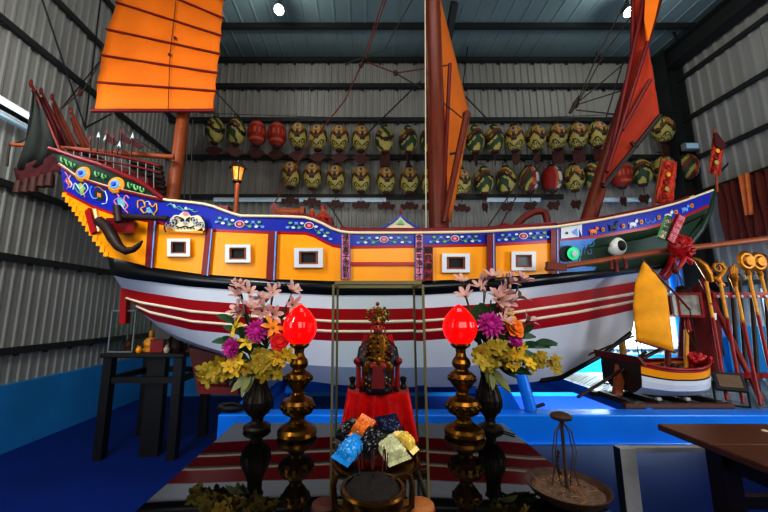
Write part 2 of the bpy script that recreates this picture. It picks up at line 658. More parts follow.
# ================================================================== BOAT CRADLE (blue steel)
cr = thing('boat_cradle', 'blue steel cradle carrying the big ship', 'boat stand', (2.0, 4.2, 0))
m = MB().bx(-1.24, 6.9, 3.1, 3.28, .58, .81)
m.bx(-1.24, 6.9, 3.06, 3.1, .575, .6)
m.build('front_beam', 'cradle_blue', cr, bevel=.012)
MB().bx(-1.24, 6.9, 5.0, 5.18, .56, .8).build('rear_beam', 'cradle_blue', cr, bevel=.012)
for x in (-1.15, .1, 1.4):
    MB().bx(x - .07, x + .07, 3.28, 5.0, .6, .79).build('cross_beam', 'cradle_blue', cr)
for x in (-1.15, .3, 6.7):
    for y in (3.19, 5.09):
        MB().bx(x - .08, x + .08, y - .08, y + .08, 0, .58).build('leg', 'cradle_blue', cr)
for x in (-.75, .1, 1.15):
    MB().bx(x - .09, x + .09, 3.9, 4.6, .8, .868).build('keel_block', 'cradle_blue', cr, bevel=.01)
a, b = P(521, 374, 3.24), P(531, 410, 3.2)
MB().tube([a, b], .05, 12).build('prop', 'cradle_blue', cr)
MB().prism([P(494, 411, 3.3), P(497, 388, 3.3), P(507, 386, 3.3), P(522, 411, 3.3)], (0, .06, 0)).build('gusset', 'cradle_blue', cr)
a = P(536, 404, 3.2)
MB().tube([P(530, 409, 3.2), P(544, 404, 3.2)], .016, 8).tube([P(528, 398, 3.2), P(536, 410, 3.2)], .014, 8).build('clamp', 'steel_wire', cr)

dk = MB().bx(2.66, 6.9, 3.29, 4.99, .775, .8)
for i in range(70):
    for j in range(28):
        x, y = 2.7 + i * .06, 3.33 + j * .06
        if (i + j) % 2:
            dk.prism([(x, y - .012, .8), (x + .026, y, .8), (x, y + .012, .8), (x - .026, y, .8)], (0, 0, .004))
        else:
            dk.prism([(x - .012, y, .8), (x, y - .026, .8), (x + .012, y, .8), (x, y + .026, .8)], (0, 0, .004))
walk = thing('walkway', 'grey checker plate walkway framed in blue beside the bow', 'platform', (4.7, 4.1, .8))
dk.build('deck_plate', 'checker_plate', walk)
MB().bx(2.6, 2.655, 3.29, 4.99, .7, .815).build('edge_beam', 'cradle_blue', walk)
trim(MB().bx(4.9, 5.45, 5.3, 5.36, 0, 1.3), 'kerb_blue', 'low blue panel behind the weapon rack', 'partition')
trim(MB().bx(5.45, XR - .1, 5.2, 5.28, 0, 1.46), 'kerb_blue', 'taller blue panel behind the weapon rack', 'partition')

# ================================================================== THE SHIP
YC = 4.25
BPTS = [(-3.7, .6), (-3.2, .72), (-2.5, .92), (-1.5, 1.08), (-.5, 1.16), (.5, 1.18), (1.3, 1.13), (2.1, .99), (2.9, .75), (3.6, .46), (4.2, .2), (4.7, .03)]
RAIL = [(60, 165), (78, 178), (107, 187.5), (138, 195), (165, 201), (192, 203.5), (210, 206), (225, 212), (240, 217), (280, 217.5), (305, 218.5), (318, 222), (330, 229), (340, 232.5),
        (352, 234), (416, 234), (480, 233), (555, 228), (600, 221), (650, 211), (680, 203), (712, 191)]
BANDB = [(64, 190), (90, 204), (115, 213), (150, 220), (192, 227), (213, 229), (268, 231), (310, 232), (320, 238), (332, 244), (345, 246), (416, 245), (490, 243.5), (553, 240), (600, 235), (650, 226), (680, 217), (709, 204)]
BAND2 = [(x, y + 3) for x, y in BANDB]
WT = [(109, 257), (150, 267), (200, 274), (240, 277), (270, 279), (330, 281), (384, 281.5), (416, 281), (450, 280), (490, 278), (550, 273.5), (600, 270), (636, 267), (670, 263)]
WB = [(113, 275), (130, 279), (192, 286.5), (240, 290), (290, 293), (335, 295), (384, 295), (424, 294.5), (509, 289.5), (576, 281), (636, 272.5), (664, 267)]
A1 = [(122, 288), (140, 292), (192, 300), (267, 306), (335, 309), (384, 309), (430, 308), (500, 303), (576, 292), (640, 281)]
A2 = [(126, 297), (140, 301), (192, 310), (267, 316), (335, 320), (384, 320), (430, 319), (500, 313), (576, 302), (640, 291)]
A3 = [(127, 299), (140, 304), (192, 313), (267, 319), (335, 323), (384, 323.5), (430, 322), (500, 316), (576, 305), (640, 294)]
A4 = [(136, 305), (150, 311), (192, 320), (267, 326), (335, 330), (384, 330), (430, 329), (500, 323), (576, 311), (638, 299)]
A5 = [(137, 307), (150, 314), (192, 323), (267, 329), (335, 333), (384, 333), (430, 332), (500, 326), (576, 314), (638, 302)]
A6 = [(143, 314), (155, 321), (192, 330), (267, 337), (335, 341), (384, 341), (430, 340), (500, 335), (576, 323), (637, 309)]
B1 = [(160, 328), (176, 336), (200, 345), (240, 357), (290, 364), (340, 367), (384, 368), (450, 367), (510, 363), (576, 345), (634, 322)]
B2 = [(176, 339), (200, 348), (220, 354), (260, 370), (300, 380), (340, 385), (384, 387), (450, 387), (520, 384), (560, 378), (600, 356), (632, 332)]
#        name    pts   breadth  bow taper start/strength
ROWS = [('rail', RAIL, 1.0, None), ('bandb', BANDB, .995, None), ('band2', BAND2, .993, None), ('wt', WT, .985, .76), ('wb', WB, .975, .76), ('a1', A1, .955, .74), ('a2', A2, .935, .74), ('a3', A3, .93, .74),
        ('a4', A4, .905, .74), ('a5', A5, .90, .74), ('a6', A6, .86, .74), ('b1', B1, .79, .7), ('b2', B2, .6, .66)]
RI = {r[0]: i for i, r in enumerate(ROWS)}


def row_y(i, px):
    """depth of the near side on row i at px"""
    nm, pts, bf, tp = ROWS[i]
    py = interp(pts, px)
    x0, x1 = pts[0][0], pts[-1][0]
    u = (px - x0) / (x1 - x0)
    k = 1.0
    if tp is not None and u > tp:
        k = 1 - min(1, (u - tp) / (1 - tp)) ** 2.2 * .96
    if tp is not None and u < .16 and i > 4:
        k *= .8 + .2 * math.sin(max(0, u) / .16 * math.pi / 2)
    d = ray(px, py)
    Y = 3.4
    for _ in range(14):
        X = d.x / d.y * Y
        Y = .4 * Y + .6 * (YC - smooth_interp(BPTS, X) * bf * k)
    return Y


def S(px, py, off=0.0):
    """point on the near side of the hull seen at px, py, standing off by off"""
    ys = [interp(r[1], px) for r in ROWS]
    if py <= ys[0]:
        Y = row_y(0, px)
    else:
        Y = row_y(len(ROWS) - 1, px)
        for i in range(len(ROWS) - 1):
            if ys[i] <= py <= ys[i + 1]:
                f = (py - ys[i]) / max(1e-6, ys[i + 1] - ys[i])
                Y = row_y(i, px) * (1 - f) + row_y(i + 1, px) * f
                break
    return P(px, py, Y - off)


NST = 72


def row_pts(i, xa=None, xb=None, n=NST):
    pts = ROWS[i][1]
    x0 = pts[0][0] if xa is None else max(xa, pts[0][0])
    x1 = pts[-1][0] if xb is None else min(xb, pts[-1][0])
    out = []
    for k in range(n + 1):
        px = x0 + (x1 - x0) * k / n
        out.append(P(px, interp(pts, px), row_y(i, px)))
    return out


def mir(p):
    return V((p.x, 2 * YC - p.y, p.z))


ship = thing('ceremonial_ship', 'huge painted wooden ceremonial junk with yellow sides and three masts on a blue cradle', 'ship', (.5, YC, .95))


def strip(mb, i, j, m=0, xa=None, xb=None, n=NST):
    a, b = row_pts(i, xa, xb, n), row_pts(j, xa, xb, n)
    mb.grid([a, b], m)
    mb.grid([[mir(p) for p in b], [mir(p) for p in a]], m)


def strip_cap(mb, i, j, m=0, stern=True, bow=True):
    a, b = row_pts(i), row_pts(j)
    for k, on in ((0, stern), (-1, bow)):
        if on:
            mb.add([a[k], b[k], mir(b[k]), mir(a[k])], [(0, 1, 2, 3)], m)


# lower hull : white with three red stripes
low = MB()
for i, j, mm in ((4, 5, 0), (5, 6, 1), (6, 7, 0), (7, 8, 1), (8, 9, 0), (9, 10, 1), (10, 11, 0), (11, 12, 0)):
    strip(low, i, j, mm)
    strip_cap(low, i, j, mm)
bt = row_pts(12)
low.grid([bt, [mir(p) for p in bt]], 0)
low.build('lower_hull', ['white_paint', 'red_paint'], ship)
# raised white mouldings between the stripes, dark keel edge
mo = MB()
for i in (6, 8):
    a, b = row_pts(i), row_pts(i + 1)
    mo.tube([(p + q) / 2 for p, q in zip(a, b)], .012, 6)
mo.build('moulding', 'cream_paint', ship)
kl = MB()
ke = [P(px, interp(B2, px), YC - .08) for px in range(500, 633, 6)] + [P(634, 330, YC)]
kl.tube([S(px, interp(B2, px) - .5) for px in range(540, 633, 5)], .03, 6)
kl.build('keel_edge', 'black_paint', ship)
# black wale
wl = MB()
strip(wl, 3, 4)
strip_cap(wl, 3, 4)
wl.build('wale', 'black_paint', ship, solid=.03)
# yellow upper side, green bow
up = MB()
a, b = [], []
for k in range(61):
    t = k / 60
    xt, xb_ = 64 + (556 - 64) * t, 109 + (556 - 109) * t
    a.append(P(xt, interp(BAND2, xt), row_y(2, xt)))
    b.append(P(xb_, interp(WT, xb_), row_y(3, xb_)))
up.grid([a, b])
up.grid([[mir(p) for p in b], [mir(p) for p in a]])
up.add([a[0], b[0], mir(b[0]), mir(a[0])], [(0, 1, 2, 3)])
# stepped plank ends along the stern edge
for k in range(13):
    t = (k + .5) / 13
    q = a[0].lerp(b[0], t)
    up.box(q + V((-.004, .0, 0)), (.045, .03, .05 + .02 * (k % 2)))
up.build('side_panel', 'yellow_paint', ship)
bw = MB()
a, b = [], []
for k in range(41):
    t = k / 40
    xt, xb_ = 556 + (709 - 556) * t, 556 + (670 - 556) * t
    a.append(P(xt, interp(BAND2, xt), row_y(2, xt)))
    b.append(P(xb_, interp(WT, xb_), row_y(3, xb_)))
bw.grid([a, b])
bw.grid([[mir(p) for p in b], [mir(p) for p in a]])
bw.add([a[-1], b[-1], mir(b[-1]), mir(a[-1])], [(0, 1, 2, 3)])
bw.build('bow_panel', 'green_paint', ship)
# blue band with a red line under it
bd = MB()
strip(bd, 0, 1, 0)
strip(bd, 1, 2, 1)
strip_cap(bd, 0, 1, 0)
strip_cap(bd, 1, 2, 1)
bd.build('painted_band', ['blue_paint', 'red_paint'], ship)
# cap rail
rl = MB()
r0 = row_pts(0)
rl.tube([p + V((0, -.01, .008)) for p in r0], .015, 6)
rl.tube([mir(p) + V((0, .01, .01)) for p in r0], .022, 6)
rl.build('cap_rail', 'cream_paint', ship)
rr = MB()
rr.tube([S(px, interp(RAIL, px) - 2.6, -.1) for px in range(340, 560, 8)], .035, 6)
rr.tube([S(px, interp(RAIL, px) - 2.4, -.06) for px in range(556, 690, 6)], .022, 6)
rr.tube([S(px, interp(RAIL, px) - 1.6, -.05) for px in range(282, 342, 6)], .03, 6)
rr.build('gunwale', 'dark_red_paint', ship)
# deck
dkm = MB()
d0 = [p + V((0, .02, -.12)) for p in row_pts(1)]
dkm.grid([d0, [mir(p) for p in d0]], 0)
dkm.build('deck', 'red_wood', ship)


def patch(mb, pts, off, m=0, thick=.012):
    """flat painted or raised piece following the hull, outline in px"""
    front = [S(x, y, off + thick) for x, y in pts]
    back = [S(x, y, off - .004) for x, y in pts]
    n = len(pts)
    mb.add(front, [tuple(range(n))], m)
    mb.add(front + back, [(i, n + i, n + (i + 1) % n, (i + 1) % n) for i in range(n)], m)


def disc(mb, x, y, rx, ry, off, m=0, n=14, thick=.008):
    patch(mb, [(x + rx * math.cos(2 * math.pi * k / n), y + ry * math.sin(2 * math.pi * k / n)) for k in range(n)], off, m, thick)


def ribbon(mb, pts, w, off, m=0):
    mb.tube([S(x, y, off) for x, y in pts], w * .5 * .0095, 5, m)


# posts on the side
for (pts, mats_) in (([(148, 219), (157, 220), (153, 268.5), (145, 266.5)], 'dark_red_paint'), ([(206, 228), (213.5, 229), (209, 276), (201, 275)], 'dark_red_paint'),
                     ([(268.5, 231), (278, 231.5), (276, 280.5), (266, 280)], 'dark_red_paint'), ([(487, 234), (495.5, 233.5), (496, 278.5), (487, 279)], 'dark_red_paint'),
                     ([(551, 230), (559.5, 229.5), (560, 273.5), (551, 274)], 'dark_red_paint'),
                     ([(350, 262), (416, 262), (416, 265.5), (350, 265.5)], 'red_paint')):
    mb = MB()
    if mats_ == 'red_paint':
        for k in range(8):
            x0, x1 = 350 + 66 * k / 8, 350 + 66 * (k + 1) / 8
            patch(mb, [(x0, 262), (x1, 262), (x1, 265.5), (x0, 265.5)], .0, 0, .02)
        mb.build('batten', mats_, ship)
    else:
        (ax, ay), (bx_, by), (cx_, cy_), (dx_, dy_) = pts
        for k in range(6):
            t0, t1 = k / 6, (k + 1) / 6
            L = lambda t: (ax + (dx_ - ax) * t, ay + (dy_ - ay) * t)
            Q = lambda t: (bx_ + (cx_ - bx_) * t, by + (cy_ - by) * t)
            l0, l1, q0, q1 = L(t0), L(t1), Q(t0), Q(t1)
            patch(mb, [l0, q0, q1, l1], 0, 0, .03)
            g = lambda p, q, f: (p[0] + (q[0] - p[0]) * f, p[1] + (q[1] - p[1]) * f)
            patch(mb, [g(l0, q0, .7), g(l0, q0, .86), g(l1, q1, .86), g(l1, q1, .7)], .0, 1, .034)
        mb.build('side_post', [mats_, 'light_blue_paint'], ship)

RX90 = Matrix.Rotation(math.pi / 2, 4, 'X')


def plaque(pts, mt, txt, col, size, name='name_plaque', edge='mid_blue_paint'):
    mb = MB()
    (x0, y0), (x1, y1) = pts
    for k in range(6):
        ya, yb_ = y0 + (y1 - y0) * k / 6, y0 + (y1 - y0) * (k + 1) / 6
        patch(mb, [(x0, ya), (x1, ya), (x1, yb_), (x0, yb_)], 0, 1, .028)
        patch(mb, [(x0 + .9, ya), (x1 - .9, ya), (x1 - .9, yb_), (x0 + .9, yb_)], 0, 0, .034)
    o = mb.build(name, [mt, edge], ship)
    h = (y1 - y0) / len(txt)
    for k, ch in enumerate(txt):
        c = S((x0 + x1) / 2, y0 + h * (k + .5), .043)
        text_mesh([ch], size, col, 'lettering', o, Matrix.Translation(c) @ RX90)


plaque([(341, 234.5), (350.5, 279)], 'pink_paint', '祿祝高子添財利', 'ink', .062)
plaque([(415, 234.5), (423.5, 279.5)], 'pink_paint', '合合時平添丁才', 'ink', .058)
plaque([(424, 246.5), (433, 280)], 'red_paint', '順風得利', 'ink', .072, edge='dark_red_paint')


def porthole(x0, y0, x1, y1, pane='ink'):
    cx_, cy_ = (x0 + x1) / 2, (y0 + y1) / 2

    def rect(f):
        return [(cx_ + (x - cx_) * f, cy_ + (y - cy_) * f) for x, y in ((x0, y0), (x1, y0), (x1, y1), (x0, y1))]
    mb = MB()

    def ring(fo, fi, o0, o1, m):
        ro, ri = rect(fo), rect(fi)
        A = [S(x, y, o0) for x, y in ro]
        B = [S(x, y, o1) for x, y in ro]
        C = [S(x, y, o1) for x, y in ri]
        D = [S(x, y, o0) for x, y in ri]
        for q, w in ((A, B), (B, C), (C, D)):
            mb.add(q + w, [(k, (k + 1) % 4, 4 + (k + 1) % 4, 4 + k) for k in range(4)], m)
    ring(1.0, .66, -.01, .05, 0)
    ring(.68, .5, -.01, .035, 1)
    o = mb.build('porthole', ['white_paint', 'pole_wood'], ship)
    g = MB()
    patch(g, rect(.54), .0, 0, .012)
    g.build('pane', pane, o)


for q in ((167, 238.5, 190, 256.5), (225, 244.5, 250.5, 262.5), (294, 248, 323, 267.5), (442, 253.5, 470, 272.5), (511.5, 251.5, 536, 270.5, 'grey_plastic')):
    porthole(*q)

# painted motifs on the band
pm = MB()
PMM = ['pink_paint', 'red_paint', 'leaf_paint', 'white_paint', 'gold_paint', 'light_blue_paint', 'orange_paint', 'dark_green_paint']


def flower(x, y, s=1.0, span=24):
    global pm
    pm = MB()
    disc(pm, x, y, 5 * s, 3.6 * s, .004, 3)
    disc(pm, x, y, 4 * s, 2.8 * s, .008, 1)
    disc(pm, x, y, 2 * s, 1.5 * s, .012, 0)
    for sgn in (-1, 1):
        ribbon(pm, [(x + sgn * (5 + span * t * .75), interp(RAIL, x + sgn * (5 + span * t * .75)) * .45 + interp(BANDB, x + sgn * (5 + span * t * .75)) * .55 + 1.6 * math.sin(t * 9)) for t in [k / 8 for k in range(9)]], .7, .006, 2)
        for k in range(6):
            xx = x + sgn * (7 + k * span * .145)
            yy = interp(RAIL, xx) * .47 + interp(BANDB, xx) * .53 + (2.3 if k % 2 else -2.3)
            disc(pm, xx, yy, 2.1 * s, 1.3 * s, .006, (3, 2, 5)[k % 3], 7)
    pm.build('painted_flower', PMM, ship)


flower(239.5, 224, 1, 22)
flower(309, 225.5, 1, 20)
flower(384, 239.5, .9, 26)
flower(455, 238.5, .9, 24)
flower(523.5, 236, .9, 24)
# stern motifs : eight treasures with fluttering ribbons
def motif(x, y, strokes, fills):
    global pm
    pm = MB()
    for pts, c_ in fills:
        patch(pm, [(x + a, y + b + a * .3) for a, b in pts], .002, c_, .006)
    for pts, w, c_ in strokes:
        n = len(pts)
        sm = []
        for q in range((n - 1) * 4 + 1):
            i_, f = min(n - 2, q // 4), (q - 4 * min(n - 2, q // 4)) / 4
            p0, p1, p2, p3 = pts[max(0, i_ - 1)], pts[i_], pts[i_ + 1], pts[min(n - 1, i_ + 2)]
            sm.append(tuple(.5 * (2 * p1[k] + (p2[k] - p0[k]) * f + (2 * p0[k] - 5 * p1[k] + 4 * p2[k] - p3[k]) * f * f + (3 * p1[k] - p0[k] - 3 * p2[k] + p3[k]) * f ** 3) for k in (0, 1)))
        ribbon(pm, [(x + a, y + b + a * .3) for a, b in sm], w, .008, c_)
    pm.build('painted_treasure', PMM, ship)


motif(68, 181, [([(-3, -8), (0, -4), (-2, 0), (1, 4), (-1, 8)], 1.4, 0), ([(3, -7), (1, -2), (4, 2), (2, 6)], 1.2, 3), ([(-4, 2), (0, 0), (4, 4)], 1.0, 4)], [([(-2, -3), (2, -3), (2, 3), (-2, 3)], 1)])
motif(81, 188, [([(-8, 4), (-6, -3), (-1, 1), (4, -6), (7, -2), (4, 4), (0, 7)], 1.3, 3), ([(-1, -13), (1, 1), (4, 8)], 1.2, 4), ([(-7, 0), (-3, 5), (2, 6)], 1.0, 2)], [([(-5, -2), (0, -5), (5, -1), (0, 6)], 2)])
motif(99, 195, [([(-7, -7), (-9, -1), (-6, 5), (-1, 3)], 1.4, 5), ([(6, -6), (8, 0), (7, 6), (3, 8)], 1.4, 3), ([(-4, -6), (0, -8), (5, -5)], 1.1, 4)], [([(-5, -3), (0, -6), (5, -3), (5, 3), (0, 6), (-5, 3)], 7), ([(-2, -2), (2, -2), (2, 2), (-2, 2)], 6)])
motif(121, 202, [([(-8, -6), (-5, -8), (-2, -4), (-7, 1), (-4, 5), (-7, 8)], 1.6, 0), ([(8, -6), (5, -8), (3, -3), (7, 2), (4, 6), (7, 9)], 1.6, 0), ([(-3, 3), (0, -4), (4, 3)], 1.4, 2), ([(-2, 6), (0, 3), (3, 6)], 1.2, 3)], [([(-4, -1), (0, -5), (4, -1), (3, 4), (-3, 4)], 5)])
motif(147, 208, [([(-9, 3), (-9, -4), (-4, -6), (-2, -1), (-6, 2), (-3, 6), (1, 3)], 1.8, 4), ([(2, -5), (6, -3), (9, -7), (10, -1), (7, 4), (9, 7)], 1.8, 4), ([(-1, 4), (3, 0), (6, 5)], 1.3, 2), ([(-3, -4), (1, -7), (4, -4)], 1.1, 3)], [([(-1, 0), (3, -2), (5, 3), (1, 5)], 5)])
motif(181, 209, [([(-14, 1), (-10, -2), (-6, 1), (-2, -2), (3, 0), (8, -3), (13, -1), (17, -3)], 1.1, 2), ([(-11, -3), (-7, -1), (0, 1), (6, -1), (12, -3)], .8, 5)], [([(-9, -1), (-7, -3), (-5, -1), (-7, 1)], 3), ([(3, -2), (5, -4), (7, -2), (5, 0)], 3)])
# bow : white fish tile, coins and small animals
pm = MB()
for k in range(4):
    x0, x1 = 561 + 4.5 * k, 565.5 + 4.5 * k
    patch(pm, [(x0, interp(RAIL, x0) + .6), (x1, interp(RAIL, x1) + .6), (x1, interp(BANDB, x1) - .4), (x0, interp(BANDB, x0) - .4)], 0, 3, .006)
patch(pm, [(578, 226), (582, 222.5), (582, 237)], .004, 3, .006)
patch(pm, [(572, 232), (577, 228), (578, 236)], .006, 5, .008)
disc(pm, 567, 233, 1.2, 1.2, .006, 7)
pm.build('painted_fish_tile', PMM, ship)
for x, y in ((603, 229.5), (623.5, 226), (641.5, 222), (659, 217.5), (676, 212), (692, 205.5)):
    pm = MB()
    disc(pm, x, y, 1.9, 2.3, .004, 4)
    disc(pm, x, y, .9, 1.1, .01, 1)
    pm.build('painted_coin', PMM, ship)


def beast(x, y, c, ears=1, tail=1, s=1.0, slope=-.25):
    q = lambda a, b: (x + a * s, y + b * s + a * s * slope)
    pm = MB()
    disc(pm, *q(0, 0), 3.6 * s, 1.9 * s, .004, c)
    disc(pm, *q(3.6, -1.9), 1.7 * s, 1.5 * s, .006, c)
    for lx in (-2.8, -1.2, 1.4, 2.9):
        patch(pm, [q(lx - .5, .5), q(lx + .5, .5), q(lx + .4, 3.6), q(lx - .4, 3.6)], .004, c, .008)
    if ears:
        patch(pm, [q(3.0, -3), q(3.9, -3), q(3.2, -5.4)], .004, c, .008)
        patch(pm, [q(4.0, -3), q(4.8, -3), q(4.6, -5.2)], .004, c, .008)
    if tail:
        ribbon(pm, [q(-3.4, -.6), q(-4.6, -1.8), q(-4.4, -3.2)], .9, .008, c)
    pm.build('painted_animal', PMM, ship)


beast(593.5, 231, 6, 0, 1)
beast(613.5, 227, 7, 1, 1)
beast(633, 224, 3, 1, 1)
pm = MB()
ribbon(pm, [(645.5, 219), (645, 222), (648, 223.4), (650, 221), (652, 222.8), (655, 220.5), (654.5, 217.5)], 1.3, .008, 5)
pm.build('painted_animal', PMM, ship)
beast(668, 215.5, 3, 1, 0, 1.05)
beast(685, 209, 5, 0, 1, .9, -.35)

# sea-blue field, waves and eyes on the bow
bp = MB()
flds = [(560, 240.5), (572, 240), (584, 238.5), (597, 236.5), (594, 241), (590, 245), (592, 250), (588, 255), (590, 261), (595, 266), (594, 269), (560, 272.5)]
for k in range(len(flds) - 2):
    pass
rows = []
for k in range(9):
    t = k / 8
    yl = 241 + (272.5 - 241) * t
    xr = interp([(0, 597), (.15, 591), (.3, 594), (.5, 587), (.7, 591), (.85, 597), (1, 594)], t)
    rows.append([S(560 + (xr - 560) * j / 6, yl - (1.2 + 3.0 * (1 - t) * .6) * j / 6 - .4 * t * j / 6, .006) for j in range(7)])
bp.grid(rows, 0)
for cx_, cy_, rr0 in ((591, 244, 3.6), (589, 252, 3.0), (592, 260, 3.6), (583, 243, 2.4)):
    ribbon(bp, [(cx_ + rr0 * (1 - t * .6) * math.cos(-1.2 + 5 * t), cy_ + rr0 * (1 - t * .6) * math.sin(-1.2 + 5 * t)) for t in [q / 10 for q in range(11)]], .8, .008, 1)
bp.build('bow_painting', ['sky_paint', 'light_blue_paint'], ship)
ey = MB()
disc(ey, 568, 253.5, 8.5, 8, .006, 0, 20, .03)
disc(ey, 573.5, 253.5, 6.4, 6.6, .03, 1, 20, .03)
disc(ey, 575, 253.5, 3, 3.2, .05, 2, 14, .03)
ey.build('eye', ['ink', 'eye_green', 'white_paint'], ship)
ey = MB()
c = S(616, 246.5, .05)
ey.ell(c, (.1, .07, .1), 20, 12, 0)
ey.ell(c + V((.012, -.045, .0)), (.052, .04, .058), 16, 10, 1)
ey.build('eye', ['ball_white', 'ink'], ship)
# stem piece at the bow
st = MB()
st.tube([P(x, y, YC) for x, y in ((712, 192), (706, 212), (697, 230), (684, 246), (672, 260), (662, 277))], [.05, .06, .07, .07, .06, .04], 8, 0)
st.tube([P(x, y, YC - .1) for x, y in ((673, 256), (671, 266), (667, 273), (663, 278))], .05, 8, 1)
st.build('stem', ['dark_green_paint', 'red_paint'], ship)

# name boards
for pts, mt, nm, edge in (([(664.5, 216), (669.3, 218), (661.5, 239.5), (656.5, 237.5)], 'cream_paint', 'name_board', 'leaf_paint'), ([(676, 214.5), (683, 219), (671, 244), (665, 240)], 'red_paint', 'name_board', 'dark_red_paint')):
    mb = MB()
    A = [P(x, y, 3.02) for x, y in pts]
    mb.prism(A, (0, -.03, 0), 0, 1)
    o = mb.build(nm, [mt, edge], ship)
    n = 4
    for k in range(n):
        t = (k + .5) / n
        q = ((A[0] + A[1]) / 2).lerp((A[2] + A[3]) / 2, t) + V((0, -.033, 0))
        text_mesh(['開道順行'[k]], .055, 'leaf' if mt == 'cream_paint' else 'pink_paint', 'lettering', o, Matrix.Translation(q) @ RX90 @ Matrix.Rotation(-.42, 4, 'Z'))
mb = MB()
A = [(84.5, 211.5), (88.5, 207.5), (96, 231), (90.5, 234)]
mb.prism([S(x, y, .05) for x, y in A], (0, .04, 0), 0, 1)
mb.build('name_board', ['red_paint', 'dark_red_paint'], ship)
mb = MB()
A = [(93, 209), (96, 208.5), (99.5, 231), (97, 232)]
mb.prism([S(x, y, .03) for x, y in A], (0, .03, 0), 0, 1)
mb.build('name_board', ['cream_paint', 'gold_paint'], ship)
# carved lion head on the side
cv = MB()
patch(cv, [(171, 229.5), (203, 231), (203, 233.5), (171, 232)], .0, 2, .05)
patch(cv, [(169, 227), (170, 219), (174, 215), (179, 215), (183, 211.5), (188, 212), (191, 216), (198, 215), (204, 219), (206, 227), (205, 234), (202, 228), (196, 231), (186, 231.5), (176, 231)], .0, 0, .05)


def curl(x, y, r, a0, turns, w, c_, off=.06, sg=1):
    ribbon(cv, [(x + r * (1 - .75 * t) * math.cos(a0 + sg * turns * 6.28 * t), y + .85 * r * (1 - .75 * t) * math.sin(a0 + sg * turns * 6.28 * t)) for t in [q / 14 for q in range(15)]], w, off, c_)


for sg, x0 in ((-1, 179), (1, 191)):
    for k in range(4):
        curl(x0 + sg * (3 + 3.4 * k) * .8, 219 + 2.6 * k - (k == 3) * 2, 3.4, 1.2 * k, 1.1, 1.0, 1, .056, sg)
        curl(x0 + sg * (4.6 + 3.2 * k) * .8, 220 + 2.5 * k - (k == 3) * 2, 3.0, 1.2 * k + .8, 1.0, .9, 3, .06, sg)
    ribbon(cv, [(x0 + sg * 11, 217), (x0 + sg * 14, 222), (x0 + sg * 14.5, 229), (x0 + sg * 13, 232)], 1.3, .058, 1)
    ribbon(cv, [(x0 - sg * 1, 217.5), (x0 - sg * 4, 218.8), (x0 - sg * 5, 221.5)], 1.3, .06, 1)
    disc(cv, x0 - sg * 2.6, 220.6, 1.5, 1.2, .05, 1)
disc(cv, 185, 222.5, 2.8, 2.0, .05, 3)
disc(cv, 184, 223, .6, .5, .062, 1)
disc(cv, 186, 223, .6, .5, .062, 1)
for k in range(6):
    ribbon(cv, [(177 + 3.2 * k, 226.5 + .6 * abs(2.5 - k)), (178.6 + 3.2 * k, 229)], .8, .056, 1)
ribbon(cv, [(176, 226), (180, 227.6), (185, 226), (190, 227.8), (194, 226)], 1.0, .056, 1)
disc(cv, 185.5, 213.5, 3, 2, .05, 4)
cv.build('lion_carving', ['cream_paint', 'ink', 'yellow_paint', 'white_paint', 'pink_paint'], ship)
bx = MB()
patch(bx, [(106, 218), (134, 217.5), (134, 232.5), (106, 232)], .0, 0, .12)
bx.build('anchor_bed', 'dark_red_paint', ship)
# dark-green stern bulwark with shields
GT = [(49, 149), (60, 152), (80, 159), (100, 165), (120, 173.5), (140, 182), (152, 190), (164, 199)]
gb = MB()
a = [P(x, interp(GT, x), row_y(0, max(60, x))) for x in range(50, 165, 3)]
b = [P(max(60, x), interp(RAIL, max(60, x)), row_y(0, max(60, x))) for x in range(50, 165, 3)]
gb.grid([a, b])
gb.grid([[mir(p) for p in b], [mir(p) for p in a]])
gb.add([a[0], b[0], mir(b[0]), mir(a[0])], [(0, 1, 2, 3)])
gb.tube([p + V((0, -.015, 0)) for p in b], .016, 6, 1)
gb.tube([p + V((0, -.015, 0)) for p in a], .025, 6, 1)
gb.tube([mir(p) for p in a], .025, 6, 1)
for i, x in enumerate((63, 68, 73, 97, 104, 130, 136, 142)):
    y = (interp(GT, x) + interp(RAIL, x)) / 2
    yy = row_y(0, x) - .012
    gb.tube([P(x - 1.5, y - 3, yy), P(x - 2, y, yy), P(x, y + 2.5, yy), P(x + 2, y + 1, yy), P(x + 1.5, y - 1.5, yy)], .011, 5, 2)
gb.build('stern_bulwark', ['dark_green_paint', 'dark_red_paint', 'leaf_paint'], ship)
for x, y in ((83, 174), (116, 185)):
    p = P(x, y, row_y(0, x) - .03)
    s_ = MB()
    s_.lathe(p, [(.085, -.02), (.085, .0), (.06, .02), (.0, .02)], 22, 0, axis=(0, -1, 0))
    s_.lathe(p, [(.05, .02), (.04, .03), (.0, .035)], 20, 1, axis=(0, -1, 0))
    s_.lathe(p, [(.026, .03), (.02, .045), (0, .048)], 14, 2, axis=(0, -1, 0))
    s_.build('shield', ['gold_paint', 'light_blue_paint', 'mid_blue_paint'], ship)
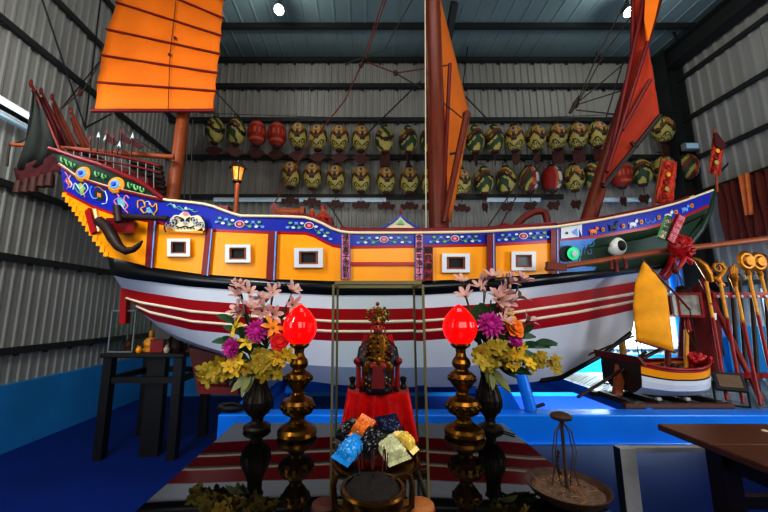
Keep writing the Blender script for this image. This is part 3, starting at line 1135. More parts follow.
# stern railing and racks
TOPR = [(60, 147), (90, 152), (130, 158), (160, 166)]
for Yq in (3.75, 4.75):
    rg = MB()
    rg.tube([P(x, interp(TOPR, x), Yq) for x in (62, 80, 100, 120, 140, 160)], .02, 6, 0)
    rg.tube([P(x, interp(TOPR, x) + 7, Yq) for x in (62, 80, 100, 120, 140, 160)], .013, 6, 0)
    for x in range(66, 162, 8):
        rg.tube([P(x, interp(TOPR, x), Yq), P(x - .4, interp(GT, x) + 1, Yq)], .008, 6, 1)
    rg.build('stern_rail', ['red_wood', 'grey_plastic'], ship)
dh = MB()
dh.prism([P(86, 165, 3.9), P(86, 158, 3.9), P(128, 168, 3.9), P(148, 178, 3.9), P(148, 190, 3.9), P(120, 182, 3.9)], (0, .7, 0), 0)
dh.build('stern_house', 'red_wood', ship)
for k in range(7):
    a, b = P(128 + k * 2, 160 + k * 5, 4.0 + .03 * k), P(162 + k * .8, 168 + k * 5, 4.0 + .03 * k)
    MB().bar(a, b, .05, .05).build('oar_shaft', 'dark_wood', ship)
sparm = MB().tube([P(12, 144.5, 3.75), P(60, 148, 3.75), P(110, 152.5, 3.85), P(174, 157, 4.0)], [.022, .03, .034, .034], 8)
sparm.build('stern_spar', 'pole_wood', ship)
MB().tube([P(10, 144, 3.75), P(8, 154, 3.75), P(7, 166, 3.75)], .014, 6).tube([P(10, 145, 3.75), P(24, 140, 3.8), P(33, 134, 3.9)], .01, 6).build('rope', 'rope', ship)
rd = MB()
rd.prism([P(121, 285, 4.2), P(127, 287, 4.2), P(125, 324, 4.2), P(119, 324, 4.2)], (0, .08, 0))
rd.build('rudder_post', 'red_paint', ship)
rb = MB()
rb.prism([P(188, 347, 4.1), P(224, 356, 4.1), P(226, 392, 4.1), P(197, 388, 4.1)], (0, .12, 0))
rb.prism([P(197, 386, 3.95), P(238, 388, 3.95), P(238, 395, 3.95), P(197, 394, 3.95)], (0, .4, 0))
rb.build('rudder_blade', 'red_wood', ship)

# masts ---------------------------------------------------------------
def mast(name, a, b, r0, r1, mt='mast_wood'):
    mb = MB()
    n = 6
    mb.tube([V(a).lerp(V(b), k / n) for k in range(n + 1)], [r0 + (r1 - r0) * k / n for k in range(n + 1)], 16)
    return mb.build(name, [mt, 'dark_wood'], ship)


YM = YC - .05
b0 = P(171.5, 207, YM)
t0 = P(184.5, 105, YM)
mm = mast('mizzen_mast', b0 + (b0 - t0) * .15, b0 + (t0 - b0) * 2.6, .085, .065, 'pole_wood')
b0 = P(439, 232, YM)
t0 = P(432, 0, YM)
mm = mast('main_mast', b0 + (b0 - t0) * .05, b0 + (t0 - b0) * 1.12, .125, .11)
b0, t0 = P(588, 222, YM), P(628, 92, YM)
FM0, FM1 = b0 + (b0 - t0) * .1, b0 + (t0 - b0) * 1.95
mm = mast('foremast', FM0, FM1, .095, .07)

# mizzen sail ---------------------------------------------------------
YS = YM - .2
Lp = [(94.5, 110.5), (97, 82), (101.5, 55), (107, 29), (116.5, 2), (124, -24), (133, -50)]
Rp = [(213.5, 110.5), (216, 91), (217.5, 73), (220, 54), (221.5, 36), (223, 18.5), (224, 0)]
rows = []
for i in range(len(Lp) - 1):
    for k in range(5):
        t = k / 5
        l = V((Lp[i][0] + (Lp[i + 1][0] - Lp[i][0]) * t, Lp[i][1] + (Lp[i + 1][1] - Lp[i][1]) * t))
        r = V((Rp[i][0] + (Rp[i + 1][0] - Rp[i][0]) * t, Rp[i][1] + (Rp[i + 1][1] - Rp[i][1]) * t))
        wob = math.sin(t * math.pi)
        l.x += 1.2 * wob
        r.x -= 1.2 * wob
        rows.append([P(l.x + (r.x - l.x) * j / 14, l.y + (r.y - l.y) * j / 14, YS - .018 * wob - .012 * math.sin(j * 1.3 + i)) for j in range(15)])
rows.append([P(Lp[-1][0] + (Rp[-1][0] - Lp[-1][0]) * j / 14, Lp[-1][1] + (Rp[-1][1] - Lp[-1][1]) * j / 14, YS) for j in range(15)])
sm_ = MB()
sm_.grid(rows)
sl = sm_.build('mizzen_sail', 'sail_orange', ship, solid=.008)
for i in range(1, len(Lp)):
    MB().tube([P(Lp[i][0] - 1, Lp[i][1], YS - .03), P(Rp[i][0] + 1, Rp[i][1], YS - .03)], .013, 6).build('batten', 'batten_red', sl)
MB().tube([P(92, 110.7, YS), P(215, 110.7, YS)], .024, 8).build('boom', 'batten_red', sl)
MB().tube([P(176, 0, YS - .06), P(170, 55, YS - .06), P(168, 112, YS - .06)], .005, 5).ell(P(175, 38, YS - .06), (.02, .02, .02)).ell(P(169.5, 54.5, YS - .06), (.02, .02, .02)).build('sheet_rope', 'rope_red', sl)

# main sail, seen nearly edge on ---------------------------------------
ms = MB()
A = [(436, -14, 4.35), (441, 60, 4.3), (444, 130, 4.25), (446, 222, 4.2)]
B = [(437, -14, 4.7), (456, 60, 5.1), (470, 116, 5.3), (451, 222, 4.6)]
rows = []
for i in range(3):
    for k in range(6):
        t = k / 6
        a = P(*A[i]).lerp(P(*A[i + 1]), t)
        b = P(*B[i]).lerp(P(*B[i + 1]), t)
        rows.append([a.lerp(b, j / 8) for j in range(9)])
rows.append([P(*A[3]).lerp(P(*B[3]), j / 8) for j in range(9)])
ms.grid(rows)
sl = ms.build('main_sail', 'sail_orange', ship, solid=.01)
for pa, pb in (((439, 12, 4.2), (440, 215, 4.1)), ((450, 64, 4.2), (443, 210, 4.1))):
    MB().tube([P(*pa), P(*pb)], .026, 8).build('batten', 'batten_red', sl)
MB().tube([P(466.5, 116, 4.1), P(457, 160, 4.05), P(444, 222, 4.0)], [.045, .04, .03], 10).ell(P(466.5, 115, 4.1), (.055, .055, .06)).build('boom', 'mast_wood', sl)
MB().tube([P(450, 154, 4.05), P(462, 152, 4.05)], .016, 6).build('cleat', 'dark_wood', sl)
MB().tube([P(425, 0, 4.05), P(426, 232, 4.0)], .008, 6).build('halyard', 'cream_paint', sl)

# foresail ------------------------------------------------------------
fs = MB()
A = [(631, -20, 4.05), (631, 62, 4.04), (615, 125, 4.0), (603, 186, 4.0)]
B = [(657, -20, 3.9), (648, 42, 3.9), (659.5, 116, 3.85), (605, 187, 3.98)]
rows = []
for i in range(3):
    for k in range(6):
        t = k / 6
        a = P(*A[i]).lerp(P(*A[i + 1]), t)
        b = P(*B[i]).lerp(P(*B[i + 1]), t)
        rows.append([a.lerp(b, j / 8) for j in range(9)])
rows.append([P(*A[3]).lerp(P(*B[3]), j / 8) for j in range(9)])
fs.grid(rows)
sl = fs.build('fore_sail', 'sail_red', ship, solid=.01)
fy = MB()
fy.grid([[P(646, -20, 3.88), P(662, -20, 3.86)], [P(645, 0, 3.88), P(659, 0, 3.86)], [P(644, 20, 3.88), P(655, 18, 3.86)], [P(646.5, 43, 3.88), P(648.5, 42, 3.86)]], 0, False)
fy.build('sail_patch', 'sail_orange', sl, solid=.01)
for pa, pb in (((633, -10, 3.98), (632, 62, 3.98)), ((632, 62, 3.98), (603, 184, 3.95)), ((646, -10, 3.92), (612, 150, 3.94)), ((648, 42, 3.84), (607, 172, 3.92)), ((650, 80, 3.82), (622, 130, 3.9))):
    MB().tube([P(*pa), P(*pb)], .024, 8).build('batten', 'batten_red', sl)
MB().tube([P(660, 116, 3.82), P(603, 187, 3.95)], .028, 8).tube([P(631, 142, 3.88), P(636, 148, 3.86)], .02, 6).build('boom', 'dark_wood', sl)

# ropes -----------------------------------------------------------------
for pts in ([(383, 0, 4.2), (366, 52, 4.2), (361, 66, 4.2)], [(386, 0, 4.2), (368, 52, 4.2)], [(361, 66, 4.2), (345, 100, 4.15), (303, 153, 4.1), (273, 206, 4.0)], [(367, 62, 4.2), (395.5, 73, 4.2), (449, 65, 4.2)],
            [(395.5, 73, 4.2), (421, 88, 4.2)], [(412, 0, 4.2), (384, 50, 4.2), (345, 64, 4.2)], [(628, -2, 4.1), (598, 54, 4.1), (576, 105, 4.1)], [(636, 10, 4.1), (604, 54, 4.1), (577, 105, 4.1)], [(576, 104, 4.1), (626, 62, 4.2)], [(576, 105, 4.1), (621, 91, 4.2)],
            [(576, 110, 4.1), (660, 119, 4.6)], [(623, 62, 4.2), (606, 118, 4.1)], [(500, 226, 4.2), (520, 190, 4.2), (545, 160, 4.4)], [(487, 228, 4.2), (540, 150, 5.6)],
            [(113, 112, 4.0), (130, 135, 4.0), (172, 162, 4.0)], [(61, 109, 4.0), (85, 88, 4.0), (101, 60, 4.0)], [(100, 60, 4.0), (103, 45, 4.0)], [(430, 92, 4.2), (462, 118, 4.1)],
            [(189, 115, 4.1), (184, 204, 4.0)], [(193, 120, 4.1), (190, 204, 4.0)], [(330, 205, 4.0), (344, 229, 3.9)]):
    MB().tube([P(*q) for q in pts], .0085, 5).build('rope', 'rope_red' if pts[0][0] in (383, 386, 361, 367) else 'rope', ship)
for x, y in ((366, 57), (361, 65), (395.5, 73), (598, 54), (576, 105), (80, 93)):
    MB().ell(P(x, y, 4.15), (.028, .028, .045)).build('pulley', 'red_wood' if x < 100 else 'dark_wood', ship)
MB().tube([P(570, 113, 4.1), P(576, 103, 4.1), P(579, 96, 4.1)], [.02, .035, .01], 6).build('pulley', 'dark_wood', ship)

# deck fittings that belong to the ship
cabin = MB()
Yq = 3.85
for (x0, x1, y0, y1) in ((392, 412, 223, 232),):
    cabin.prism([P(392, 232, Yq), P(392, 224, Yq), P(412, 224, Yq), P(412, 232, Yq)], (0, .5, 0), 0)
RP = [(378, 229.5), (386, 227), (393, 222.5), (398, 218), (400.5, 214.8), (403, 218), (408, 222.5), (415, 227), (423, 229.5)]
cabin.prism([P(x, y, Yq - .06) for x, y in RP], (0, .6, 0), 0, 1)
cabin.tube([P(x, y - .5, Yq - .07) for x, y in RP], .012, 6, 1)
cabin.tube([P(400.5, 215, Yq), P(400.5, 208.5, Yq)], [.016, .004], 6, 2)
cabin.prism([P(396.5, 224.5, Yq - .07), P(400.5, 219.5, Yq - .07), P(404.5, 224.5, Yq - .07)], (0, -.01, 0), 3)
cabin.build('cabin_roof', ['cream_paint', 'mid_blue_paint', 'red_paint', 'leaf_paint'], ship)
MB().tube([P(x, y, 3.9) for x, y in ((514, 229), (519, 222), (526, 216), (534, 212), (541, 211), (545, 213), (547, 219), (548, 230))], .04, 8).build('windlass_arch', 'red_wood', ship)
MB().lathe(P(504.5, 229, 3.9), [(.09, -.02), (.085, .03), (.05, .06), (0, .07)], 16).build('deck_knob', 'dark_red_paint', ship)
for (x0, y0, x1, y1, m_) in ((212, 205, 228, 213, 'dark_red_paint'), (318, 216, 332, 226, 'dark_red_paint')):
    MB().prism([P(x0, y1, 3.9), P(x0, y0 + 2, 3.9), P(x0 + 4, y0, 3.9), P(x1, y0 + 1, 3.9), P(x1, y1, 3.9)], (0, .3, 0)).build('deck_chest', m_, ship)
# ================================================================== THINGS ON AND AT THE SHIP
t = thing('deck_lantern', 'brown post lantern glowing on the ship deck beside the mizzen mast', 'lamp', P(235.5, 216, 3.6))
MB().tube([P(235.5, 217, 3.6), P(236, 205, 3.6), P(237.5, 183, 3.6)], [.032, .026, .024], 10).build('pole', 'pole_wood', t)
c = P(237.5, 173.5, 3.6)
MB().lathe(c, [(.025, -.1), (.05, -.08), (.072, .05), (.072, .06)], 6).build('lamp_pane', 'warm_pane', t)
mb = MB().lathe(c, [(.1, .06), (.05, .12), (.015, .15), (0, .16)], 6)
mb.lathe(c, [(.02, -.12), (.05, -.1), (.05, -.085)], 6)
for k in range(6):
    a = 2 * math.pi * k / 6
    mb.tube([c + V((.052 * math.cos(a), .052 * math.sin(a), -.085)), c + V((.077 * math.cos(a), .077 * math.sin(a), .062))], .008, 5)
mb.build('lantern_frame', 'dark_wood', t)

t = thing('deck_cannon', 'small brown cannon lying on the ship deck amidships', 'cannon', P(290, 217, 3.8))
q = P(290, 212.5, 3.75)
MB().lathe(q, [(0, -.18), (.03, -.175), (.05, -.16), (.065, -.14), (.055, -.1), (.052, .1), (.07, .13), (.07, .17), (.04, .17), (.035, .1), (0, .1)], 16, axis=(1, 0, .0)).build('barrel', 'pole_wood', t)
MB().prism([P(270, 217, 3.7), P(271, 206, 3.7), P(274, 201.5, 3.7), P(279, 207, 3.7), P(281, 217, 3.7)], (0, .16, 0)).build('carriage', 'red_wood', t)
t = thing('crew_figurine', 'small red and orange robed figurine standing beside the deck cannon', 'figurine', P(323, 224, 3.72))
c = P(323, 218, 3.72)
MB().lathe(c, [(.06, -.1), (.065, -.04), (.05, .03), (.03, .055), (.018, .06)], 12).tube([c + V((-.045, -.02, .03)), c + V((-.06, -.06, -.02)), c + V((-.015, -.075, -.01))], [.02, .02, .013], 8).tube([c + V((.045, -.02, .03)), c + V((.06, -.06, -.02)), c + V((.015, -.075, -.01))], [.02, .02, .013], 8).build('robe', 'sail_red', t)
MB().ell(c + V((0, 0, .085)), (.03, .03, .036)).ell(c + V((0, -.03, .083)), (.007, .008, .008), 6, 5).build('head', 'skin_wood', t)
MB().lathe(c + V((0, 0, .1)), [(.032, 0), (.03, .02), (.018, .035), (.01, .05), (0, .055)], 10).build('hat', 'satin_red', t)
t = thing('crew_figurine', 'small orange figurine at the muzzle of the deck cannon', 'figurine', P(312, 219, 3.72))
c = P(312, 214, 3.72)
MB().lathe(c, [(.035, -.06), (.036, -.02), (.028, .02), (.012, .03)], 10).build('robe', 'sail_red', t)
MB().ell(c + V((0, 0, .045)), (.019, .019, .023)).build('head', 'skin_wood', t)

# anchor hanging at the stern quarter
t = thing('wooden_anchor', 'dark wooden hooked anchor hanging on the yellow stern quarter', 'anchor', S(117, 225, .2))
MB().tube([S(x, y, .16) for x, y in ((116, 213), (124, 216.5), (140, 217.5), (168, 218.5))], [.035, .035, .03, .024], 8).build('stock', 'dark_wood', t)
MB().tube([S(x, y, .2) for x, y in ((117, 206), (118, 216), (119, 222))], .036, 8).build('shank_head', 'dark_wood', t)
MB().tube([S(x, y, .2) for x, y in ((99, 221), (107, 227), (113, 238), (119, 247), (126, 251), (133, 249.5), (138, 246), (142.5, 241))], [.05, .052, .05, .042, .036, .03, .022, .008], 8).build('hook', 'dark_wood', t)

# long pole and satin flower at the bow
t = thing('boarding_pole', 'long orange-brown wooden pole lashed across the ship bow', 'pole', P(660, 252, 3.1))
MB().tube([P(546, 269, 3.0), P(600, 261, 3.05), P(660, 251.5, 3.2), P(775, 238, 3.5)], [.022, .026, .028, .03], 8).build('shaft', 'pole_wood', t)
MB().box(P(556, 266.5, 2.99), (.17, .035, .065), 0, Matrix.Rotation(.12, 3, 'Y')).build('blade', 'mast_wood', t)
for i, (x, L) in enumerate(((608, 10), (613, 14), (622, 12))):
    q = P(x, interp([(546, 269), (600, 261), (660, 251.5)], x), 3.06)
    MB().tube([q, q + V((.005, -.03, -.03)), q + V((0, -.03, -L * .009))], [.006, .012, .016], 6).build('tassel', 'batten_red', t)
mb = MB()
c = P(680, 247, 3.12)
mb.ell(c, (.1, .07, .1), 20, 12)
for k in range(40):
    th, ph = R.uniform(0, math.pi), R.uniform(0, 2 * math.pi)
    d = V((math.sin(th) * math.cos(ph), -abs(math.sin(th) * math.sin(ph)) * .75, math.cos(th)))
    q = c + d * .088
    side = d.orthogonal().normalized()
    mb.tube([q - side * .03, q + d * .022 + d.cross(side) * .01, q + side * .03], [.01, .017, .01], 6)
for sx, sz in ((-.03, -.2), (.04, -.17)):
    mb.tube([c + V((0, -.03, -.1)), c + V((sx, -.04, -.14)), c + V((sx * 1.6 - .02, -.03, sz))], [.02, .024, .014], 6)
o = mb.build('satin_flower', 'satin_red', None, c)
tag(o, 'big red satin bow flower tied to the pole at the ship bow', 'bow flower')
t = thing('hanging_gourd', 'small dark red gourd hanging below the red satin flower', 'ornament', P(675, 268, 3.6))
c = P(675, 268, 3.6)
MB().lathe(c, [(0, -.07), (.03, -.05), (.038, -.02), (.025, .015), (.02, .03), (.012, .055), (0, .06)], 12).build('body', 'red_wood', t)
MB().tube([c + V((0, 0, .06)), P(677, 258, 3.6)], .004, 5).build('cord', 'rope', t)

# stern flags
def flag(pole, cloth, mt, label, Y, thick=.02, wave=.03, pole_mt='red_wood'):
    a, b = P(pole[0][0], pole[0][1], Y), P(pole[1][0], pole[1][1], Y)
    t = thing('flag', label, 'flag', b, 'flags on the ship stern')
    MB().tube([a, b], [.013, .017], 7).ell(a, (.018, .018, .05), 8, 6).build('pole', pole_mt, t)
    mb = MB()
    L, Rr = cloth
    n = len(L)
    rows = []
    for (lx, ly), (rx, ry) in zip(L, Rr):
        rows.append([P(lx + (rx - lx) * j / 8, ly + (ry - ly) * j / 8, Y + wave * math.sin(j * 1.6 + ly * .05)) for j in range(9)])
    mb.grid(rows)
    mb.build('cloth', mt, t, solid=.008)
    return t


flag(((31, 83), (61, 152)), ([(33, 92), (29, 118), (26, 140), (21, 155), (16, 170)], [(36, 92), (46, 115), (55, 136), (58, 150), (48, 164)]), 'flag_dark', 'large dark green triangular flag at the far left of the stern', 3.7)
flag(((31, 84), (63, 156)), ([(31.5, 90), (36, 106), (44, 126), (50, 146)], [(36, 90), (46, 108), (56, 128), (62, 148)]), 'flag_red', 'furled dark red flag on the leftmost tilted stern pole', 3.78)
flag(((41, 91), (72, 155)), ([(41, 97), (46, 112), (54, 132), (58, 148)], [(45, 97), (54, 114), (64, 134), (71, 150)]), 'flag_red', 'furled dark red flag second from the left on the stern', 3.9)
flag(((52, 97), (82, 158)), ([(52, 104), (56, 120), (64, 138), (69, 150)], [(55, 102), (63, 118), (73, 138), (80, 152)]), 'flag_brown', 'furled orange-brown flag third from the left on the stern', 4.0)
flag(((71, 111), (94, 156)), ([(70, 118), (74, 132), (80, 144), (82, 152)], [(75, 116), (81, 128), (88, 142), (92, 152)]), 'flag_brown', 'small orange-brown flag rightmost of the stern flags', 4.05)
t = thing('tassel_fringe', 'dark red tasselled cloth fringe hanging below the big dark stern flag', 'fringe', P(40, 172, 3.7))
mb = MB()
rows = []
for k in range(6):
    rows.append([P(14 + 6.2 * j + k * .7, 168 - j * 2.2 + k * 3.2 + (6 if (j % 2) else 0) * k / 5, 3.7 + .03 * math.sin(j * 2 + k)) for j in range(9)])
mb.grid(rows)
mb.build('cloth', 'flag_red', t, solid=.01)
for j in range(5):
    q = P(19 + 8 * j, 182 - j * 2, 3.68)
    MB().lathe(q, [(.045, -.13 - .02 * (j % 3)), (.04, -.06), (.03, .0), (.0, .03)], 10).build('tassel', 'tag_brown', t)

# small spears and pennants on the stern rail
for i, (x, y, h) in enumerate(((91, 152, 12), (97, 153, 16), (104, 154, 20), (106, 154, 14), (112, 155, 17), (116, 156, 10), (122, 157, 24), (131, 158, 20))):
    a, b = P(x, y, 3.74), P(x - 1 + (i % 3) * 2, y - h, 3.74)
    t = thing('deck_spear', 'small ornamental spear standing on the stern rail, %s from the left' % ORD[i], 'spear', a, 'spears on the stern rail')
    MB().tube([a, b], .009, 6).build('shaft', 'dark_wood', t)
    MB().prism([b + V((-.02, 0, 0)), b + V((0, 0, -.03)), b + V((.02, 0, .0)), b + V((0, 0, .07))], (0, .008, 0)).build('spearhead', 'white_paint' if i % 2 else 'red_wood', t)
    if i in (2, 6, 7):
        MB().prism([b, b + V((.14, 0, -.1)), b + V((.1, 0, -.14)), b + V((.0, 0, -.09))], (0, .01, 0)).build('pennant', 'flag_red', t)

# bow banners
def banner(pole, quad, label, Y):
    a, b = P(pole[0][0], pole[0][1], Y), P(pole[1][0], pole[1][1], Y)
    t = thing('banner', label, 'banner', b, 'orange banners at the bow')
    MB().tube([a, b], .014, 7).build('pole', 'pole_wood', t)
    mb = MB()
    rows = []
    for k in range(13):
        v = k / 12
        l = (quad[0][0] + (quad[3][0] - quad[0][0]) * v, quad[0][1] + (quad[3][1] - quad[0][1]) * v)
        r = (quad[1][0] + (quad[2][0] - quad[1][0]) * v, quad[1][1] + (quad[2][1] - quad[1][1]) * v)
        rows.append([P(l[0] + (r[0] - l[0]) * j / 8 + .4 * math.sin(k * 2.1), l[1] + (r[1] - l[1]) * j / 8, Y + .035 * math.sin(j * 1.4 + k * .5)) for j in range(9)])
    mb.grid(rows)
    cl = mb.build('cloth', 'banner_orange', t, solid=.008)
    e = MB()
    for k in range(5):
        v = .14 + .17 * k
        q = [(quad[0][0] + (quad[3][0] - quad[0][0]) * v), (quad[0][1] + (quad[3][1] - quad[0][1]) * v)]
        w = [(quad[1][0] + (quad[2][0] - quad[1][0]) * v), (quad[1][1] + (quad[2][1] - quad[1][1]) * v)]
        c_ = ((q[0] + w[0]) / 2, (q[1] + w[1]) / 2)
        e.ell(P(c_[0] + (k % 2) * 1.5 - .7, c_[1], Y - .035), (.032, .012, .034), 9, 6, (1, 0, 1, 2, 1)[k])
    e.build('embroidery', ['gold_paint', 'dark_red_paint', 'lan_cream'], cl)
    return t


banner(((662, 158), (652, 212)), ((661, 160), (677, 162), (673, 205), (656, 203)), 'orange embroidered banner on a tilted pole hanging before the lanterns', 4.2)
t2 = banner(((714.5, 128), (717, 192)), ((712.5, 138), (724, 142), (720, 176), (709, 173)), 'orange embroidered banner on an upright pole at the bow tip', 4.3)
MB().prism([P(714, 133, 4.25), P(717, 132, 4.25), P(727, 146, 4.25), P(722, 150, 4.25), P(716, 146, 4.25)], (0, .02, 0)).build('pennant', 'flag_red', t2)

mb = MB()
c = P(231, 404, 3.19)
c.z = .81 + .036
mb.ell(c, (.13, .07, .035), 16, 9)
mb.ell(c + V((-.05, -.01, .012)), (.07, .055, .035), 14, 8)
mb.tube([c + V((-.1, -.03, .0)), c + V((-.04, -.05, .04)), c + V((.04, -.05, .05)), c + V((.12, -.03, .01))], [.008, .012, .012, .007], 7)
tag(mb.build('cloth_bundle', 'ink', None, (c.x, c.y, .811)), 'black cloth bundle lying on the left end of the blue cradle beam', 'bundle')
# ================================================================== PAPER LANTERNS ON THE BACK WALL
LMAT = ['lan_olive', 'lan_green', 'lan_dark', 'lan_brown', 'lan_cream', 'lan_orange', 'lan_blue', 'lan_red', 'lan_white']
YLN = 6.8
LS = scl(140, YLN)
LRX, LRZ = 9.45 * LS, 13.6 * LS


def lantern_pattern(kind, seg, rings):
    def mf(i, k):
        a = 2 * math.pi * (k + .5) / seg
        ph = (a - 1.5 * math.pi + math.pi) % (2 * math.pi) - math.pi      # 0 = facing the hall
        if kind == 'face':
            ph2 = ph if abs(ph) < math.pi / 2 else (math.pi - abs(ph))
        else:
            ph2 = ph
        p = abs(ph2)
        t = (i + .5) / rings
        if t < .1 or t > .93:
            return 2
        if kind == 'red':
            if t < .17 or t > .87:
                return 3
            if .44 < t < .56 and int(p * 5) % 2 == 0:
                return 5
            return 5 if (abs(t - .3) < .025 or abs(t - .7) < .025) and p < 1.3 else 7
        if kind == 'panel':
            if .1 < ph < .75 and .2 < t < .84:
                return 8
            if -.1 < ph <= .1 or .75 <= ph < .95:
                return 5
            return 7 if ph < 0.1 and t > .2 and t < .86 else (0 if t > .2 else 1)
        if kind == 'yellowpanel':
            if .25 < ph < .85 and .2 < t < .84:
                return 8
            if -.2 < ph <= .25:
                return 5 if math.sin(t * 20) > -.2 else 7
            return (0, 1, 3)[int((t * 7 + abs(ph) * 2)) % 3]
        if kind == 'side':
            w = t + .09 * math.sin(ph * 2.2)
            if .45 < w < .54:
                return 2
            if .56 < w < .66 and ph < .3:
                return 3
            if .24 < w < .4:
                return 4 if ph > -.2 else 1
            return 1 if math.sin(ph * 3.1 + t * 9) > .72 else 0
        # face
        if .56 < t < .82:
            if p < .17 and .63 < t < .73:
                return 6
            if p < .36 and .6 < t < .77:
                return 4
            if p < .5:
                return 5
            if p < .58:
                return 2
            if p < .8 and int(t * 20 + p * 4) % 2:
                return 1
        w = t + .07 * math.cos(p * 4)
        if .45 < w < .49 or .53 < w < .555 or .27 < w < .3:
            return 2
        if .49 <= w <= .53:
            return 3
        if .3 < w < .42:
            return 4 if p < .8 else 0
        if .16 < w < .24:
            return 1 if int(p * 6) % 2 else 0
        if t > .82:
            return (3, 2, 1)[int(p * 5) % 3]
        return 0 if math.sin(p * 11 + t * 13) < .75 else 1
    return mf


TAGS = {
    'fan': [(-.24, 0), (-.2, .07), (-.1, .12), (0, .135), (.1, .12), (.2, .07), (.24, 0), (.12, -.06), (.1, -.11), (-.1, -.11), (-.12, -.06)],
    'oval': [(.1 * math.cos(2 * math.pi * k / 16), .16 * math.sin(2 * math.pi * k / 16)) for k in range(16)],
    'square': [(-.15, -.16), (.15, -.16), (.16, .16), (-.16, .16)],
    'cloud': [(-.24, -.02), (-.22, .06), (-.13, .04), (-.08, .12), (0, .09), (.08, .12), (.13, .04), (.22, .06), (.24, -.02), (.16, -.1), (.07, -.06), (0, -.1), (-.07, -.06), (-.16, -.1)],
    'leaf': [(-.2, -.02), (-.12, .1), (.0, .07), (.12, .13), (.17, .04), (.11, -.03), (.08, -.14), (-.02, -.09), (-.12, -.13)],
}


def make_lantern(kind, tg, loc, label, group, drop):
    t = thing('paper_lantern', label, 'lantern', loc, group)
    L = V(loc)
    mb = MB()
    mb.ell(L, (LRX, LRX, LRZ), 44, 30, mf=lantern_pattern(kind, 44, 30))
    b = mb.build('lantern_body', LMAT, t)
    for z, r in ((-LRZ, .35), (LRZ, .35)):
        s = 1 if z > 0 else -1
        MB().lathe(L + V((0, 0, z * .94)), [(LRX * r, -.03), (LRX * r * 1.15, 0), (LRX * r, .035)], 20).build('cap_ring', 'lan_dark' if z > 0 else 'tag_brown', t)
    mb = MB()
    for sx in (-.05, .05):
        mb.tube([L + V((sx, 0, LRZ * .95)), L + V((sx * .9, 0, LRZ + .1)), L + V((sx * .3, .1, LRZ + .13))], .007, 5)
    mb.build('hanger', 'steel_wire', t)
    c = L + V((0, 0, -drop))
    mb = MB().prism([c + V((x * .8, 0, z * .85)) for x, z in TAGS[tg]], (0, .015, 0))
    mb.tube([L + V((0, 0, -LRZ)), c + V((0, 0, .06))], .006, 5)
    mb.build('paper_tag', 'tag_brown', t)
    if kind in ('panel', 'yellowpanel'):
        for k, ch in enumerate('平安'):
            ph = .43 if kind == 'panel' else .55
            z = .12 - .24 * k
            rr = math.sqrt(max(.1, 1 - (z / LRZ) ** 2)) * LRX + .004
            q = L + V((math.sin(ph) * rr, -math.cos(ph) * rr, z))
            text_mesh([ch], .15, 'ink', 'lettering', b, Matrix.Translation(q) @ Matrix.Rotation(ph, 4, 'Z') @ RX90)
    return t


PROTO = {}


def lantern(kind, tg, px, py, label, group, drop, rot=0.0):
    loc = P(px, py, YLN if py < 150 else 6.94)
    key = (kind, tg)
    if key not in PROTO:
        o = make_lantern(kind, tg, loc, label, group, drop)
        o.rotation_euler = (0, 0, rot)
        PROTO[key] = o
        return o
    return dup(PROTO[key], loc, label, rot)


UPPER = [(215, 131, 'side', 'fan', .0), (236, 132, 'side', 'fan', .5), (257, 133.5, 'red', 'fan', .05), (277, 135, 'red', 'fan', -.1), (298, 136, 'face', 'fan', .1), (318, 137.5, 'face', 'fan', -.1), (339.5, 138, 'face', 'fan', .0),
         (361, 138.6, 'face', 'fan', .15), (384.5, 140, 'side', 'square', -.6), (408, 140.4, 'side', 'square', 1.2), (429, 140.5, 'side', 'square', .3), (475, 140, 'side', 'oval', .9), (494, 139.5, 'side', 'oval', 1.1),
         (514.5, 138.5, 'face', 'oval', -.5), (535.5, 138, 'face', 'oval', .2), (556.5, 137, 'face', 'square', .0), (577, 136, 'face', 'square', -.1), (597, 134.5, 'face', 'square', .1), (663, 130, 'face', 'square', .35)]
LOWER = [(291, 174.5, 'face', 'cloud', .0), (312.6, 176, 'face', 'cloud', .05), (336, 178, 'face', 'cloud', -.08), (361, 179, 'face', 'cloud', .0), (386, 180, 'face', 'cloud', .05), (409, 180, 'face', 'cloud', .0), (430, 181, 'face', 'cloud', .1),
         (461, 182, 'face', 'cloud', .2), (484, 181, 'side', 'leaf', .8), (506, 180, 'side', 'leaf', .0), (529, 179.5, 'yellowpanel', 'leaf', .0), (552, 179, 'panel', 'leaf', .0), (574, 178, 'face', 'leaf', .3), (593.5, 175.5, 'side', 'leaf', -.5),
         (621, 175, 'red', 'leaf', .5), (641.5, 172.5, 'side', 'leaf', .2), (664, 169, 'face', 'leaf', .2), (687, 167, 'yellowpanel', 'leaf', .1)]
CN = {'side': 'olive painted paper lantern turned sideways', 'face': 'olive painted paper lantern with a flower face', 'red': 'red paper lantern', 'panel': 'red lantern with a white lettered panel', 'yellowpanel': 'olive yellow lantern with a white lettered panel'}
for row, nm, drop in ((UPPER, 'upper', .46), (LOWER, 'lower', .62)):
    for i, (x, y, kd, tg, rz) in enumerate(row):
        lantern(kd, tg, x, y, '%s, %s from the left in the %s row' % (CN[kd], ORD[i], nm), nm + ' row of lanterns on the back wall', drop if nm == 'upper' else .58, rz)
trim(MB().tube([P(200, 113, YLN + .02), P(440, 121, YLN + .02), P(690, 112, YLN + .02)], .006, 5), 'steel_wire', 'thin wire carrying the upper lanterns', 'wire')

